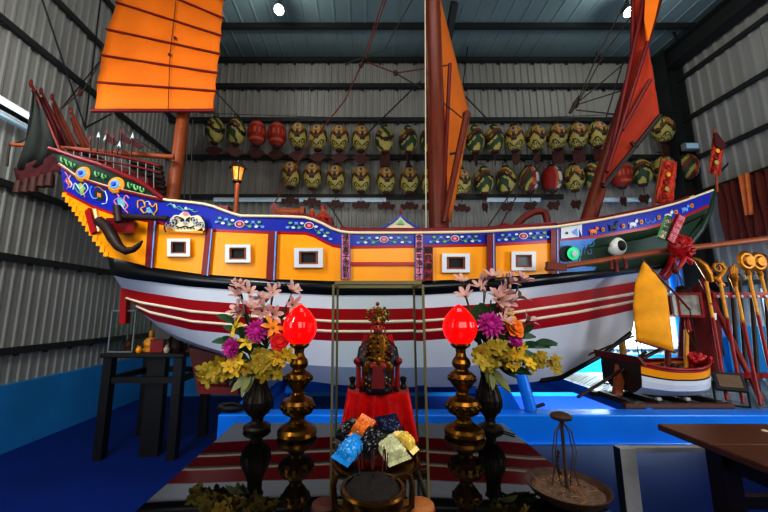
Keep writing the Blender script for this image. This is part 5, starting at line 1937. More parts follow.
def flower_stem(mouth, px, py, Yoff, kind, size, mt, label, cat, grp, nblo=1, leaves=1):
    tip = P(px, py, VY + Yoff)
    t = thing(KN[kind], label, cat, mouth, grp)
    base = mouth + V((R.uniform(-.018, .018), R.uniform(-.018, .018), -.03))
    mid = base.lerp(tip, .5) + V((0, 0, .05 if kind != 'hang' else .1))
    pts = [base * (1 - s_) ** 2 + mid * (2 * s_ * (1 - s_)) + tip * s_ ** 2 for s_ in [k / 8 for k in range(9)]]
    MB().tube(pts, .0045, 6).build('stem', 'stem', t)
    d0 = (tip - mouth).normalized()
    r = size * PX * 1.22
    if kind in ('lily', 'star'):
        offs = [(0, 0)] if nblo == 1 else [(R.uniform(-1, 1), R.uniform(-1, 1)) for _ in range(nblo)]
        for k, (ox, oz) in enumerate(offs):
            mb = MB()
            c = tip + V((ox * r * 1.0, R.uniform(-.02, .02), oz * r * .9))
            dd = V((d0.x * .8 + ox * .8 + R.uniform(-.4, .4), -.55, .55 + oz * .5 + R.uniform(-.3, .4)))
            blossom(mb, c, dd, r, 6, .46 if kind == 'lily' else .4, 1.25 if kind == 'lily' else .5, .45, 0, 1, R.uniform(0, 1))
            if kind == 'lily':
                D, x, y = frame(dd)
                for q in range(3):
                    a = 2.1 * q
                    mb.tube([c, c + D * r * .5 + (x * math.cos(a) + y * math.sin(a)) * r * .15], .0016, 4, 2)
            mb.build('blossom', [mt, 'tag_brown' if kind == 'lily' else 'green_petal', 'yellow_petal'], t)
            if k:
                MB().tube([pts[6], c], .003, 5).build('stem', 'stem', t)
        for k in range(2 if nblo > 1 else 0):
            c = tip + V((R.uniform(-1, 1) * r, 0, r * R.uniform(.8, 1.5)))
            MB().lathe(c, [(0, -.02), (.008, -.01), (.01, .005), (0, .025)], 8, axis=(R.uniform(-.5, .5), -.3, 1)).build('bud', mt, t)
    elif kind == 'mum':
        mb = MB()
        mum(mb, tip, (d0.x * .5, -.9, d0.z * .3), r)
        mb.build('blossom', mt, t)
    elif kind == 'rose':
        mb = MB()
        for lay in range(4):
            blossom(mb, tip + V((0, -.004 * lay, .002 * lay)), (d0.x * .4, -.9, .4), r * (1 - lay * .2), 5, .95, .3 + .35 * lay, .1, 0, None, lay * .6)
        mb.ell(tip + V((0, -.01, .006)), (r * .3, r * .3, r * .3), 8, 6)
        mb.build('blossom', mt, t)
    elif kind in ('orchid', 'hang'):
        nblo = int(nblo * 1.5)
        for k in range(nblo):
            s_ = .5 + .5 * k / max(1, nblo - 1)
            i = s_ * 8
            q = pts[int(min(7, i))].lerp(pts[int(min(7, i)) + 1], i - int(min(7, i)))
            q = q + V((R.uniform(-1, 1) * .046, -.02 + R.uniform(-.03, .02), R.uniform(-1, 1) * .042))
            mb = MB()
            blossom(mb, q, (R.uniform(-.6, .6), -.8, R.uniform(-.4, .7)), r * R.uniform(.8, 1.1), 5, .62, .3, .2, 0, 1, R.uniform(0, 1))
            mb.build('blossom', [mt, 'red_petal' if k % 3 == 0 else 'gold_petal'], t)
    leaves = leaves + (1 if kind != 'leaf' else 2)
    for k in range(leaves):
        mb = MB()
        s_ = R.uniform(.35, .75) if kind != 'leaf' else .4 + .6 * k / max(1, leaves - 1)
        i = min(7, int(s_ * 8))
        dd = d0 + V((R.uniform(-.9, .9), -.25, R.uniform(-.3, .6)))
        if kind == 'leaf':
            dd = (tip - mouth).normalized() + V(((k % 2 - .5) * 1.0, -.2, R.uniform(-.2, .3)))
        leaf(mb, pts[i], dd, (size * PX * 1.15 if kind == 'leaf' else R.uniform(.07, .13)), (.045 if kind == 'leaf' else .036), .35)
        mb.build('leaf', mt if kind == 'leaf' else ('leaf', 'leaf_dark', 'leaf_pale')[k % 3], t)
    return t


LV = 'left bouquet'
for a in ((240, 293, .05, 'lily', 8, 'pink_petal', 'pale pink lily at the top left tip of the left bouquet', 'lily', 3, 1), (273, 296, .08, 'lily', 8, 'pink_petal', 'pale pink lily at the top middle of the left bouquet', 'lily', 2, 1),
          (290, 299, .05, 'lily', 8, 'pink_petal', 'pale pink lily at the top right of the left bouquet', 'lily', 2, 0), (246, 312, .0, 'lily', 9, 'pink_petal', 'pale pink lily just above the purple flower in the left bouquet', 'lily', 3, 1),
          (264, 307, .02, 'lily', 9, 'pink_petal', 'pale pink lily in the upper centre of the left bouquet', 'lily', 3, 1), (238, 327, -.06, 'star', 11, 'yellow_petal', 'yellow lily on the left side of the left bouquet', 'lily', 1, 1),
          (273, 328, -.06, 'star', 11, 'gold_petal', 'golden lily beside the left red lamp', 'lily', 1, 1), (257, 331, -.1, 'mum', 10, 'purple_petal', 'large purple chrysanthemum in the middle of the left bouquet', 'chrysanthemum', 1, 1),
          (232, 348, -.08, 'mum', 9, 'purple_petal', 'purple chrysanthemum low on the left of the left bouquet', 'chrysanthemum', 1, 1), (248, 343, -.1, 'star', 9, 'yellow_petal', 'yellow lily below the large purple flower on the left', 'lily', 1, 1),
          (279, 343, -.1, 'rose', 8, 'red_petal', 'red rose tucked under the left red lamp', 'rose', 1, 1), (262, 360, -.12, 'orchid', 7, 'green_petal', 'yellow green orchid spray low in the centre of the left bouquet', 'orchid', 8, 2),
          (284, 357, -.12, 'orchid', 7, 'yellow_petal', 'yellow orchid spray low on the right of the left bouquet', 'orchid', 8, 1), (273, 367, -.1, 'orchid', 7, 'green_petal', 'green orchid spray hanging above the left vase mouth', 'orchid', 6, 2),
          (206, 376, -.05, 'hang', 7, 'green_petal', 'long yellow green orchid spray trailing far left from the left vase', 'orchid', 10, 2), (228, 368, -.06, 'hang', 7, 'yellow_petal', 'shorter yellow orchid spray drooping left from the left vase', 'orchid', 8, 2),
          (229, 318, .04, 'leaf', 20, 'leaf', 'dark green leaf sprig on the upper left of the left bouquet', 'leaf sprig', 1, 3), (276, 315, .06, 'leaf', 20, 'leaf', 'dark green leaf sprig behind the left red lamp', 'leaf sprig', 1, 4),
          (246, 380, -.08, 'leaf', 14, 'leaf_pale', 'pale leaf sprig drooping over the left vase mouth', 'leaf sprig', 1, 4), (225, 340, .02, 'leaf', 16, 'leaf', 'dark leaf sprig low on the left side of the left bouquet', 'leaf sprig', 1, 3)):
    flower_stem(vm1, *a[:8], LV, *a[8:])
RV = 'right bouquet'
for a in ((462, 283, .06, 'lily', 7, 'pink_petal', 'small pale pink lily at the top left of the right bouquet', 'lily', 1, 0), (484, 288, .06, 'lily', 8, 'pink_petal', 'pale pink lily at the top centre of the right bouquet', 'lily', 2, 1),
          (466, 298, .03, 'lily', 9, 'pink_petal', 'pale pink lily on the upper left of the right bouquet', 'lily', 1, 1), (520, 283, .06, 'lily', 8, 'pink_petal', 'pale pink lily at the topmost right tip of the right bouquet', 'lily', 2, 0),
          (500, 287, .04, 'lily', 9, 'pink_petal', 'pale pink lily between the two top tips of the right bouquet', 'lily', 2, 1), (512, 296, .02, 'lily', 9, 'pink_petal', 'pale pink lily on the upper right of the right bouquet', 'lily', 2, 1),
          (491, 300, -.02, 'lily', 10, 'pink_petal', 'pale pink lily in the upper centre of the right bouquet', 'lily', 2, 1), (502, 308, -.03, 'lily', 9, 'pink_petal', 'pale pink lily above the orange flower of the right bouquet', 'lily', 2, 1),
          (490, 325, -.12, 'mum', 11, 'purple_petal', 'large purple chrysanthemum beside the right red lamp', 'chrysanthemum', 1, 1), (503, 323, -.08, 'lily', 8, 'pink_petal', 'pink lily between the purple and orange flowers on the right', 'lily', 1, 0),
          (514, 329, -.1, 'rose', 8, 'orange_petal', 'orange rose in the middle of the right bouquet', 'rose', 1, 1), (511, 317, -.05, 'star', 9, 'yellow_petal', 'yellow lily above the orange rose', 'lily', 1, 1),
          (515, 341, -.1, 'mum', 7, 'purple_petal', 'small magenta chrysanthemum below the orange rose', 'chrysanthemum', 1, 1), (526, 322, .0, 'lily', 8, 'pink_petal', 'pink lily on the far right of the right bouquet', 'lily', 1, 1),
          (482, 357, -.14, 'orchid', 7, 'green_petal', 'yellow green orchid spray at the lower left of the right bouquet', 'orchid', 9, 2), (498, 345, -.14, 'orchid', 7, 'green_petal', 'yellow green orchid spray in the lower centre of the right bouquet', 'orchid', 8, 1),
          (520, 356, -.1, 'orchid', 7, 'yellow_petal', 'yellow orchid spray at the lower right of the right bouquet', 'orchid', 8, 1), (552, 366, -.05, 'hang', 6, 'green_petal', 'long yellow green orchid spray trailing right from the right vase', 'orchid', 9, 1),
          (472, 312, .02, 'leaf', 18, 'leaf', 'dark green leaf sprig on the upper left of the right bouquet', 'leaf sprig', 1, 4), (486, 309, .02, 'leaf', 18, 'leaf', 'dark green leaf sprig behind the large purple flower on the right', 'leaf sprig', 1, 4),
          (541, 343, .0, 'leaf', 20, 'leaf', 'dark green leaf sprig reaching out to the right of the right bouquet', 'leaf sprig', 1, 4), (530, 331, .02, 'leaf', 16, 'leaf', 'dark leaf sprig above the reaching sprig on the right', 'leaf sprig', 1, 3),
          (494, 376, -.1, 'leaf', 18, 'leaf_pale', 'pale leaf sprig drooping over the right vase mouth', 'leaf sprig', 1, 4), (518, 372, -.04, 'leaf', 14, 'leaf', 'green leaf sprig drooping right beside the right vase neck', 'leaf sprig', 1, 3)):
    flower_stem(vm2, *a[:8], RV, *a[8:])

# ================================================================== GLASS CASE AND DEITY STATUE
CX0, CX1, CY0, CY1 = -.114, .243, 1.36, 1.6
CZ1 = P(362, 281.5, CY0).z
gc = thing('display_case', 'tall narrow glass case with pale metal edges on the altar table', 'glass case', ((CX0 + CX1) / 2, (CY0 + CY1) / 2, ZTB))
e = .0045
for x in (CX0, CX1):
    for y in (CY0, CY1):
        MB().bx(x - e, x + e, y - e, y + e, ZTB + .001, CZ1).build('corner_post', 'case_frame', gc)
for z in (CZ1 - e, ZTB + .012):
    mb = MB()
    for y in (CY0, CY1):
        mb.bx(CX0 - e, CX1 + e, y - e, y + e, z - .007, z + .007)
    for x in (CX0, CX1):
        mb.bx(x - e, x + e, CY0, CY1, z - .007, z + .007)
    mb.build('edge_frame', 'case_frame', gc)
for (nm, pts) in (('glass_pane', [(CX0, CY0), (CX1, CY0)]), ('glass_pane', [(CX0, CY1), (CX1, CY1)]), ('glass_pane', [(CX0, CY0), (CX0, CY1)]), ('glass_pane', [(CX1, CY0), (CX1, CY1)])):
    (xa, ya), (xb_, yb_) = pts
    MB().add([V((xa, ya, ZTB + .01)), V((xb_, yb_, ZTB + .01)), V((xb_, yb_, CZ1)), V((xa, ya, CZ1))], [(0, 1, 2, 3)]).build(nm, GLASS2, gc)

SY = 1.48
Q = lambda x, y, d=0.0: P(x, y, SY + d)
SX = Q(378, 360).x
zc = Q(378, 389).z
pd = thing('draped_pedestal', 'pedestal draped in bright red cloth inside the glass case', 'pedestal', (SX, SY, ZTB + .025))
MB().bx(SX - .1, SX + .1, SY - .07, SY + .07, ZTB + .025, zc - .006).build('block', 'table_wood', pd)
rows = []
n = 96
zb = Q(378, 432).z
for k in range(9):
    t = k / 8
    z = zc + (zb - zc) * t
    hw, hd = .125 + .03 * t, .088 + .006 * t
    row = []
    for j in range(n):
        a = 2 * math.pi * j / n
        ca, sa = math.cos(a), math.sin(a)
        q = max(abs(ca), abs(sa))
        w = 1 + .02 * math.sin(a * 9)
        wy = 1 + (.05 + .2 * t) * math.sin(a * 14 + math.sin(a * 3)) + .05 * t * math.sin(a * 7)
        row.append(V((SX + hw * (ca / q * .75 + ca * .25) * w, SY + hd * (sa / q * .75 + sa * .25) * wy, z)))
    rows.append(row)
mb = MB().grid(rows, 0, True, True)
mb.add(rows[0], [tuple(range(n))], 0)
mb.build('cloth', 'robe_red', pd)
th = thing('throne', 'red and gold carved throne chair under the deity statue', 'chair', (SX, SY, zc))
MB().bx(SX - .075, SX + .075, SY - .05, SY + .06, zc + .02, zc + .035).build('seat', 'throne_red', th)
MB().prism([Q(362, 386, .06), Q(362, 360, .06), Q(368, 350, .06), Q(378, 346, .06), Q(388, 350, .06), Q(394, 360, .06), Q(394, 386, .06)], (0, .012, 0)).build('backrest', 'throne_red', th)
for sg in (-1, 1):
    x = 378 + sg * 19.5
    MB().tube([Q(x + sg * 1.5, 361, -.07), Q(x, 363, -.03), Q(x, 366, .05)], .011, 8).ell(Q(x + sg * 1.5, 361, -.075), (.014, .014, .014), 10, 7).build('arm_rest', 'throne_red', th)
    MB().tube([Q(x, 364, -.05), Q(x, 388, -.05)], .009, 8).build('arm_post', 'throne_red', th)
    for d in (-.05, .055):
        MB().bx(SX + sg * .07 - .008, SX + sg * .07 + .008, SY + d - .008, SY + d + .008, zc, zc + .022).build('leg', 'dark_bronze', th)
    MB().lathe(Q(378 + sg * 25.5, 389, -.05), [(.013, 0), (.014, .01), (.008, .02), (.013, .035), (.013, .045), (.0, .05)], 10).build('guardian_post', 'dark_bronze', th)

# figure : one continuous skinned body
st_ = thing('deity_statue', 'seated deity statue with a gold breastplate, pompom crown and red robe inside the glass case', 'statue', (SX, SY, zc + .035))
J = [Q(378, 377), Q(378, 362), Q(378, 348), Q(378, 337.5), Q(378, 331), Q(378, 324.5),
     Q(370, 346), Q(363, 358, -.02), Q(372, 366, -.07), Q(386, 346), Q(393, 358, -.02), Q(384, 366, -.07),
     Q(370, 378, -.075), Q(370, 391, -.085), Q(386, 378, -.075), Q(386, 391, -.085), Q(369, 392, -.11), Q(387, 392, -.11)]
E = [(0, 1), (1, 2), (2, 3), (3, 4), (4, 5), (2, 6), (6, 7), (7, 8), (2, 9), (9, 10), (10, 11), (0, 12), (12, 13), (0, 14), (14, 15), (13, 16), (15, 17)]
RD = [.036, .034, .036, .014, .022, .016, .022, .017, .011, .022, .017, .011, .026, .018, .026, .018, .013, .013]
me = bpy.data.meshes.new('body')
org = wloc(st_)
me.from_pydata([tuple(p - org) for p in J], E, [])
bo = bpy.data.objects.new('body', me)
COL.objects.link(bo)
bo.parent = st_
sk = bo.modifiers.new('skin', 'SKIN')
me.skin_vertices or None
sd = bo.modifiers.new('sub', 'SUBSURF')
sd.levels = sd.render_levels = 2
me.materials.append(M['robe_blue'])
for i, r in enumerate(RD):
    me.skin_vertices[0].data[i].radius = (r, r)
me.skin_vertices[0].data[0].use_root = True
hc = Q(378, 328.2, -.006)
hd_ = MB().ell(hc, (.0205, .021, .0255), 18, 14, 0)
hd_.ell(hc + V((0, -.022, -.002)), (.0042, .006, .006), 8, 6, 0)
for sg in (-1, 1):
    hd_.ell(hc + V((sg * .008, -.0185, .004)), (.0034, .003, .002), 8, 6, 1)
    hd_.tube([hc + V((sg * .004, -.0205, .0085)), hc + V((sg * .0125, -.018, .0095))], .0012, 5, 1)
    hd_.ell(hc + V((sg * .021, 0, 0)), (.003, .006, .008), 7, 6, 0)
hd_.ell(hc + V((0, -.0195, -.011)), (.0055, .003, .0016), 8, 5, 2)
hd_.build('head', ['face_red', 'ink', 'satin_red'], st_)
MB().tube([hc + V((0, -.017, -.016)), hc + V((0, -.024, -.035)), hc + V((0, -.024, -.062))], [.009, .008, .001], 8).build('beard', 'ink', st_)
for sg in (-1, 1):
    hcn = Q(378 + sg * 6, 366, -.075)
    mb = MB().ell(hcn, (.011, .009, .012), 10, 8)
    for k in range(4):
        z = .009 - .006 * k
        mb.tube([hcn + V((sg * -.003, -.006, z)), hcn + V((sg * -.012, -.011, z + .001)), hcn + V((sg * -.016, -.005, z - .001))], [.0034, .003, .0022], 6)
    mb.tube([hcn + V((0, -.004, .009)), hcn + V((sg * -.008, -.009, .017))], [.0035, .0024], 6)
    mb.build('hand', 'face_red', st_)
# gold breastplate, collar, belt
mb = MB()
rows = []
for k in range(9):
    y = 333.5 + 23 * k / 8
    w = interp([(333.5, 6), (337, 9.4), (346, 10.2), (353, 9.4), (356.5, 7.6)], y) * scl(y, SY)
    c = Q(378, y, 0)
    rows.append([c + V((w * math.sin(a), -.026 - .04 * math.cos(a), 0)) for a in [-1.45 + 2.9 * j / 14 for j in range(15)]])
mb.grid(rows)
for k in range(4):
    for j in range(5):
        mb.ell(Q(370.5 + j * 3.8, 338 + k * 4.6, -.066 + .006 * abs(j - 2)), (.0065, .004, .0075), 7, 5, (k + j) % 2)
mb.tube([Q(369, 337, -.03), Q(374, 339, -.05), Q(378, 339.6, -.053), Q(382, 339, -.05), Q(387, 337, -.03)], .004, 6, 1)
mb.build('breastplate', ['gold', 'dark_brass'], st_)
mb = MB()
mb.ell(Q(379, 361, -.055), (.02, .014, .024), 12, 9)
for k in range(9):
    a = 2 * math.pi * k / 9
    mb.ell(Q(379, 361, -.06) + V((.019 * math.cos(a), 0, .022 * math.sin(a))), (.0075, .006, .0075), 8, 6)
for k in range(3):
    mb.ell(Q(374 + 5 * k, 369, -.07), (.009, .005, .011), 8, 6)
mb.tube([Q(368, 357, -.03), Q(373, 358.5, -.047), Q(383, 358.5, -.047), Q(388, 357, -.03)], .006, 7)
mb.build('belt', 'gold', st_)
# sleeves / robe skirt
for sg in (-1, 1):
    mb = MB().tube([Q(378 + sg * 8, 343, -.005), Q(378 + sg * 14, 350, -.015), Q(378 + sg * 16, 360, -.03), Q(378 + sg * 10, 367, -.06)], [.02, .025, .024, .018], 12, 0)
    mb.tube([Q(378 + sg * 10, 367, -.06), Q(378 + sg * 8.6, 367.5, -.068)], [.024, .02], 12, 1)
    for k in range(9):
        mb.ell(Q(378 + sg * (11 + (k % 3) * 2.6), 345 + k * 2.4, -.036 - .002 * k), (.006, .004, .006), 7, 5, 1 + k % 2)
    mb.build('sleeve', ['robe_blue', 'gold', 'throne_red'], st_)
    MB().prism([Q(378 + sg * 10, 336, .03), Q(378 + sg * 14, 334, .03), Q(378 + sg * 20, 356, .03), Q(378 + sg * 15, 362, .03)], (0, .008, 0)).build('shoulder_flag', 'satin_red' if sg < 0 else 'robe_red', st_)
rows = []
for k in range(8):
    y = 366 + 24 * k / 7
    c = Q(378, y, -.03)
    w = interp([(366, 9), (375, 12.5), (390, 13)], y) * scl(y, SY)
    rows.append([c + V((w * math.sin(a) * (1 + .05 * math.sin(a * 12)), -.012 - (.03 + .034 * min(1, k / 3)) * math.cos(a) * (1 + .05 * math.sin(a * 12)), 0)) for a in [-1.7 + 3.4 * j / 30 for j in range(31)]])
MB().grid(rows).build('robe_skirt', 'robe_blue', st_, solid=.004)
MB().prism([Q(373, 366, -.105), Q(383, 366, -.105), Q(385, 389, -.115), Q(371, 389, -.115)], (0, .006, 0)).build('apron', 'dark_red_paint', st_)
mb = MB()
for k in range(16):
    mb.ell(Q(366 + (k % 8) * 3.4, 378 + (k // 8) * 6 + (k % 2) * 2, -.1), (.006, .004, .006), 7, 5)
mb.build('robe_trim', 'gold', st_)
# crown with pompoms
cw = MB()
cw.lathe(Q(378, 323, -.004), [(.024, -.004), (.027, .004), (.024, .012), (.02, .03), (.012, .05), (.006, .066), (0, .072)], 16)
for k in range(9):
    x = 367.5 + 2.6 * k
    y = 311 - 3.5 * math.cos((k - 4) * .35)
    cw.tube([Q(378 + (x - 378) * .55, 323, -.022), Q(x, y + 4, -.022)], .0035, 6)
    cw.ell(Q(x, y + 4, -.022), (.006, .004, .008), 7, 5)
crn = cw.build('crown', 'gold', st_)
pmb = MB()
spots = [(377.5, 304)]
for k in range(34):
    a, r_ = 2.4 * k, 12.5 * math.sqrt((k + 1) / 34)
    spots.append((378 + r_ * math.cos(a), 315.5 + .72 * r_ * math.sin(a)))
for i, (x, y) in enumerate(spots):
    r_ = .0085 if i == 0 else .0062
    pmb.ell(Q(x, y, -.022 - .004 * (i % 3)), (r_, r_, r_), 8, 6, (0, 1, 2, 0, 3)[i % 5])
pmb.build('pompoms', ['throne_red', 'gold', 'leaf', 'lan_cream'], crn)
for sg in (-1, 1):
    MB().tube([Q(378 + sg * 6, 326, -.02), Q(378 + sg * 8, 336, -.03), Q(378 + sg * 7.5, 345, -.05)], .003, 6).ell(Q(378 + sg * 7.5, 346, -.05), (.005, .005, .008), 7, 5).build('crown_tassel', 'throne_red', crn)

# ================================================================== OFFERINGS
OY, OZ = 1.17, P(376, 459, 1.17).z
oc = P(376, 459, OY)
of = thing('offering_stand', 'dark brass footed offering stand holding snack bags before the glass case', 'offering stand', (oc.x, OY, ZTB))
h = OZ - ZTB
MB().lathe((oc.x, OY, ZTB), [(.08, .001), (.085, .01), (.06, .02), (.025, .04), (.02, h * .5), (.03, h * .75), (.09, h - .03), (.135, h - .012), (.14, h), (.134, h + .004), (.12, h - .008), (0, h - .01)], 36).build('dish', 'dark_brass', of)


def bag(c, w, hgt, yaw, pitch, roll, mt, label, mt2=None, seed=0):
    rr = random.Random(seed)
    rot = Matrix.Rotation(yaw, 3, 'Z') @ Matrix.Rotation(pitch, 3, 'X') @ Matrix.Rotation(roll, 3, 'Y')
    n = 14
    mb = MB()
    for s in (-1, 1):
        rows = []
        for i in range(n + 1):
            v = i / n * 2 - 1
            row = []
            for j in range(n + 1):
                u = j / n * 2 - 1
                th_ = max(0, (1 - abs(v) ** 3.5)) * max(0, (1 - abs(u) ** 3)) ** .6
                y = s * (.028 * th_ + .0035 * rr.uniform(-1, 1) * (th_ > .05))
                x = u * w / 2 * (1 - .06 * (1 - v * v))
                row.append(c + rot @ V((x, y, v * hgt / 2)))
            rows.append(row)
        mb.grid(rows if s > 0 else rows, 0, False)
    for s in (-1, 1):
        rows = []
        for i in range(3):
            z = s * (hgt / 2 + .008 * i)
            rows.append([c + rot @ V(((j / n * 2 - 1) * w / 2, .002 * (j % 2), z)) for j in range(n + 1)])
        mb.grid(rows, 1, False)
    if mt2:
        mb.prism([c + rot @ V((math.cos(a) * w * .26, -.0245, math.sin(a) * hgt * .2)) for a in [2 * math.pi * k / 16 for k in range(16)]], rot @ V((0, .004, 0)), 1)
    o = mb.build('snack_bag', [mt, mt2 or mt], None, c)
    tag(o, label, 'snack bag', 'snack bags on the offering stand')


B = lambda x, y, dz: PZ(x, y, OZ + dz)
bag(B(351, 449, .03), .075, .08, -.45, -1.1, .3, 'bag_blue', 'shiny bright blue snack bag at the left front of the offering stand', None, 1)
bag(B(391, 449, .03), .088, .075, .35, -1.1, -.2, 'bag_white', 'crinkled pale snack bag at the right front of the offering stand', None, 2)
bag(B(362, 428, .07), .062, .058, -.3, -.8, .4, 'bag_orange', 'orange snack bag at the back left of the offering stand', None, 3)
bag(B(390, 427, .065), .085, .062, .25, -.85, -.1, 'bag_navy', 'dark navy snack bag at the back right of the offering stand', None, 4)
bag(B(372, 441, .045), .075, .1, .05, -1.05, .5, 'bag_black', 'black snack bag lying in the middle of the offering stand', None, 5)
bag(B(347, 432, .05), .055, .075, -.5, -.9, .3, 'bag_black', 'black snack bag at the far left back of the offering stand', None, 6)
bag(B(406, 441, .035), .04, .06, .6, -.9, -.3, 'bag_yellow', 'yellow snack bag tucked at the far right of the offering stand', None, 7)

# incense burner
IY = 1.0
ic = P(373, 490, IY)
ib = thing('incense_burner', 'round brass incense burner with a dark ash mound at the front of the altar table', 'incense burner', (ic.x, IY, ZTB))
zr = P(373, 486, IY).z
hz = zr - ZTB
rr_ = 33 * scl(492, IY)
MB().lathe((ic.x, IY, ZTB), [(rr_ * .6, .001), (rr_ * .65, .015), (rr_ * .45, .035), (rr_ * .7, hz * .35), (rr_ * 1.0, hz * .62), (rr_ * 1.02, hz * .75), (rr_ * .88, hz * .82), (rr_ * .92, hz * .88), (rr_ * 1.0, hz * .97), (rr_ * .98, hz), (rr_ * .86, hz), (rr_ * .86, hz - .02), (0, hz - .02)], 40).build('bowl', 'brass', ib)
mb = MB()
rows = []
for k in range(7):
    t = k / 6
    rows.append([V((ic.x + rr_ * .86 * t * math.cos(a), IY + rr_ * .86 * t * math.sin(a), zr + .036 * (1 - t ** 2.2) + R.uniform(-.004, .004) - .01)) for a in [2 * math.pi * j / 28 for j in range(28)]])
mb.grid(rows, 0, True, True)
ash = mb.build('ash_mound', 'ash_dark', ib)
for k in range(9):
    a = R.uniform(0, 6.28)
    r = R.uniform(0, rr_ * .6)
    p = V((ic.x + r * math.cos(a), IY + r * math.sin(a), zr + .04))
    MB().tube([p, p + V((R.uniform(-.01, .01), R.uniform(-.01, .01), R.uniform(.03, .06)))], .0016, 5).build('incense_stub', 'tag_brown', ib)
for sg in (-1, 1):
    MB().tube([(ic.x + sg * rr_ * .95, IY, zr - .06), (ic.x + sg * rr_ * 1.16, IY, zr - .05), (ic.x + sg * rr_ * 1.2, IY, zr + .0), (ic.x + sg * rr_ * 1.12, IY, zr + .03)], [.008, .008, .008, .007], 8).build('handle', 'brass', ib)
for px, mt, lb, hw in ((419, 'brown_wood', 'round pale wooden drum at the right of the incense burner', 17), (325, 'red_wood', 'round dark wooden drum at the left of the incense burner', 15)):
    c = P(px, 505, 1.06)
    t = thing('wooden_drum', lb, 'wooden drum', (c.x, 1.06, ZTB))
    r = hw * scl(505, 1.06)
    z1 = P(px, 506, 1.06).z - ZTB
    MB().lathe((c.x, 1.06, ZTB), [(r * .8, .001), (r * .95, z1 * .3), (r, z1 * .6), (r * .95, z1 * .95), (r * .9, z1)], 28).build('drum_body', 'red_wood' if mt == 'brown_wood' else 'dark_wood', t)
    MB().lathe((c.x, 1.06, ZTB + z1), [(r * .9, 0), (r * .88, .006), (r * .6, .012), (0, .014)], 28).build('drum_skin', 'skin_wood' if mt == 'brown_wood' else 'tag_brown', t)

# rusty dish with its stand
DY = 1.37
dc = P(567, 487, DY)
dr = 38 * scl(487, DY)
cxd = min(dc.x, TX1 - .06)
ds = thing('oil_dish', 'shallow rusty metal dish of ash with a tall mushroom-topped spike on the right table corner', 'dish', (cxd, DY, ZTB))
MB().lathe((cxd, DY, ZTB), [(dr * .35, .001), (dr * .5, .006), (dr * .85, .035), (dr, .062), (dr * 1.01, .066), (dr * .96, .064), (dr * .8, .04), (dr * .45, .018), (0, .014)], 40).build('dish', 'rust_metal', ds)
mb = MB()
rows = []
for k in range(8):
    t = k / 7
    rows.append([V((cxd + dr * .86 * t * math.cos(a), DY + dr * .86 * t * math.sin(a), ZTB + .046 + R.uniform(-.004, .004) + .006 * (1 - t))) for a in [2 * math.pi * j / 32 for j in range(32)]])
mb.grid(rows, 0, False, True)
for k in range(16):
    a, r = R.uniform(0, 6.28), R.uniform(.1, .8) * dr
    p = V((cxd + r * math.cos(a), DY + r * math.sin(a), ZTB + .052))
    q = V((R.uniform(-1, 1), R.uniform(-1, 1), .15)).normalized() * .03
    mb.tube([p - q, p + q], .0014, 5, 1)
mb.build('ash_bed', ['ash', 'skin_wood'], ds)
zt = P(562, 417, DY).z
sx = P(562, 417, DY).x - .004
MB().tube([(sx, DY, ZTB + .04), (sx, DY, zt)], .006, 8).build('spike', 'rust_metal', ds)
MB().lathe((sx, DY, zt), [(.012, -.014), (.034, -.006), (.038, .004), (.03, .012), (.012, .018), (0, .019)], 22).build('mushroom_cap', 'rust_metal', ds)
for k, (s_, w) in enumerate(((-1, .05), (-1, .038), (1, .04), (1, .026))):
    MB().tube([(sx, DY - .004, zt - .012), (sx + s_ * w * .7, DY - .012, zt - .05), (sx + s_ * w, DY - .012, zt - .12), (sx + s_ * w * .8, DY, zt - .18), (sx + s_ * w * (.5 if k % 2 else 1.1), DY, ZTB + .06)], .0022, 5).build('wire', 'rust_metal', ds)
mb = MB()
for k in range(6):
    q = V((sx - .03 + R.uniform(-.012, .012), DY - .01, zt - .12 - .014 * k))
    mb.ell(q, (.006, .006, .008), 7, 5)
mb.build('wax_beads', 'ash_dark', ds)

# ================================================================== RIGHT FOREGROUND TABLES
bt_ = thing('wooden_table', 'brown wooden table with a plank top at the right foreground', 'table', (2.5, 1.7, 0))
BX0, BX1, BY0, BY1 = 1.84, 3.3, .95, 2.26
mb = MB()
for k in range(4):
    y0 = BY0 + (BY1 - BY0) * k / 4
    mb.bx(BX0, BX1, y0 + .001, BY0 + (BY1 - BY0) * (k + 1) / 4 - .001, .962, 1.0)
mb.build('tabletop', 'brown_wood', bt_, bevel=.006)
for x in (BX0 + .12, BX1 - .12):
    for y in (BY0 + .12, BY1 - .26):
        MB().bx(x - .045, x + .045, y - .045, y + .045, 0, .962).build('leg', 'table_wood', bt_)
for y in (BY0 + .12, BY1 - .26):
    MB().bx(BX0 + .165, BX1 - .165, y - .02, y + .02, .66, .72).build('stretcher', 'table_wood', bt_)
for x in (BX0 + .12, BX1 - .12):
    MB().bx(x - .02, x + .02, BY0 + .165, BY1 - .305, .86, .96).build('apron', 'table_wood', bt_)
    MB().bx(x - .02, x + .02, BY0 + .165, BY1 - .305, .6, .66).build('stretcher', 'table_wood', bt_)
for x, y in ((2.35, 2.12), (2.75, 2.1)):
    tag(MB().lathe((x, y, 1.0), [(.014, .001), (.015, .006), (.008, .01), (0, .011)], 12).build('brass_tack', 'cream_paint', None, (x, y, 1.0)), 'tiny pale disc lying on the brown table, %s of the pair' % ('left' if x < 2.5 else 'right'), 'small disc')
tf = thing('steel_trestle', 'grey square-tube steel trestle between the altar table and the brown table', 'trestle', (2.4, 2.6, 0))
tz = P(617, 446, 2.58).z
for x in (1.79, 3.2):
    MB().bx(x, x + .11, 2.54, 2.6, 0, tz).build('leg', 'stainless', tf, bevel=.004)
    MB().bx(x - .1, x + .02, 2.5, 2.6, 0.0, .012).build('foot_plate', 'stainless', tf)
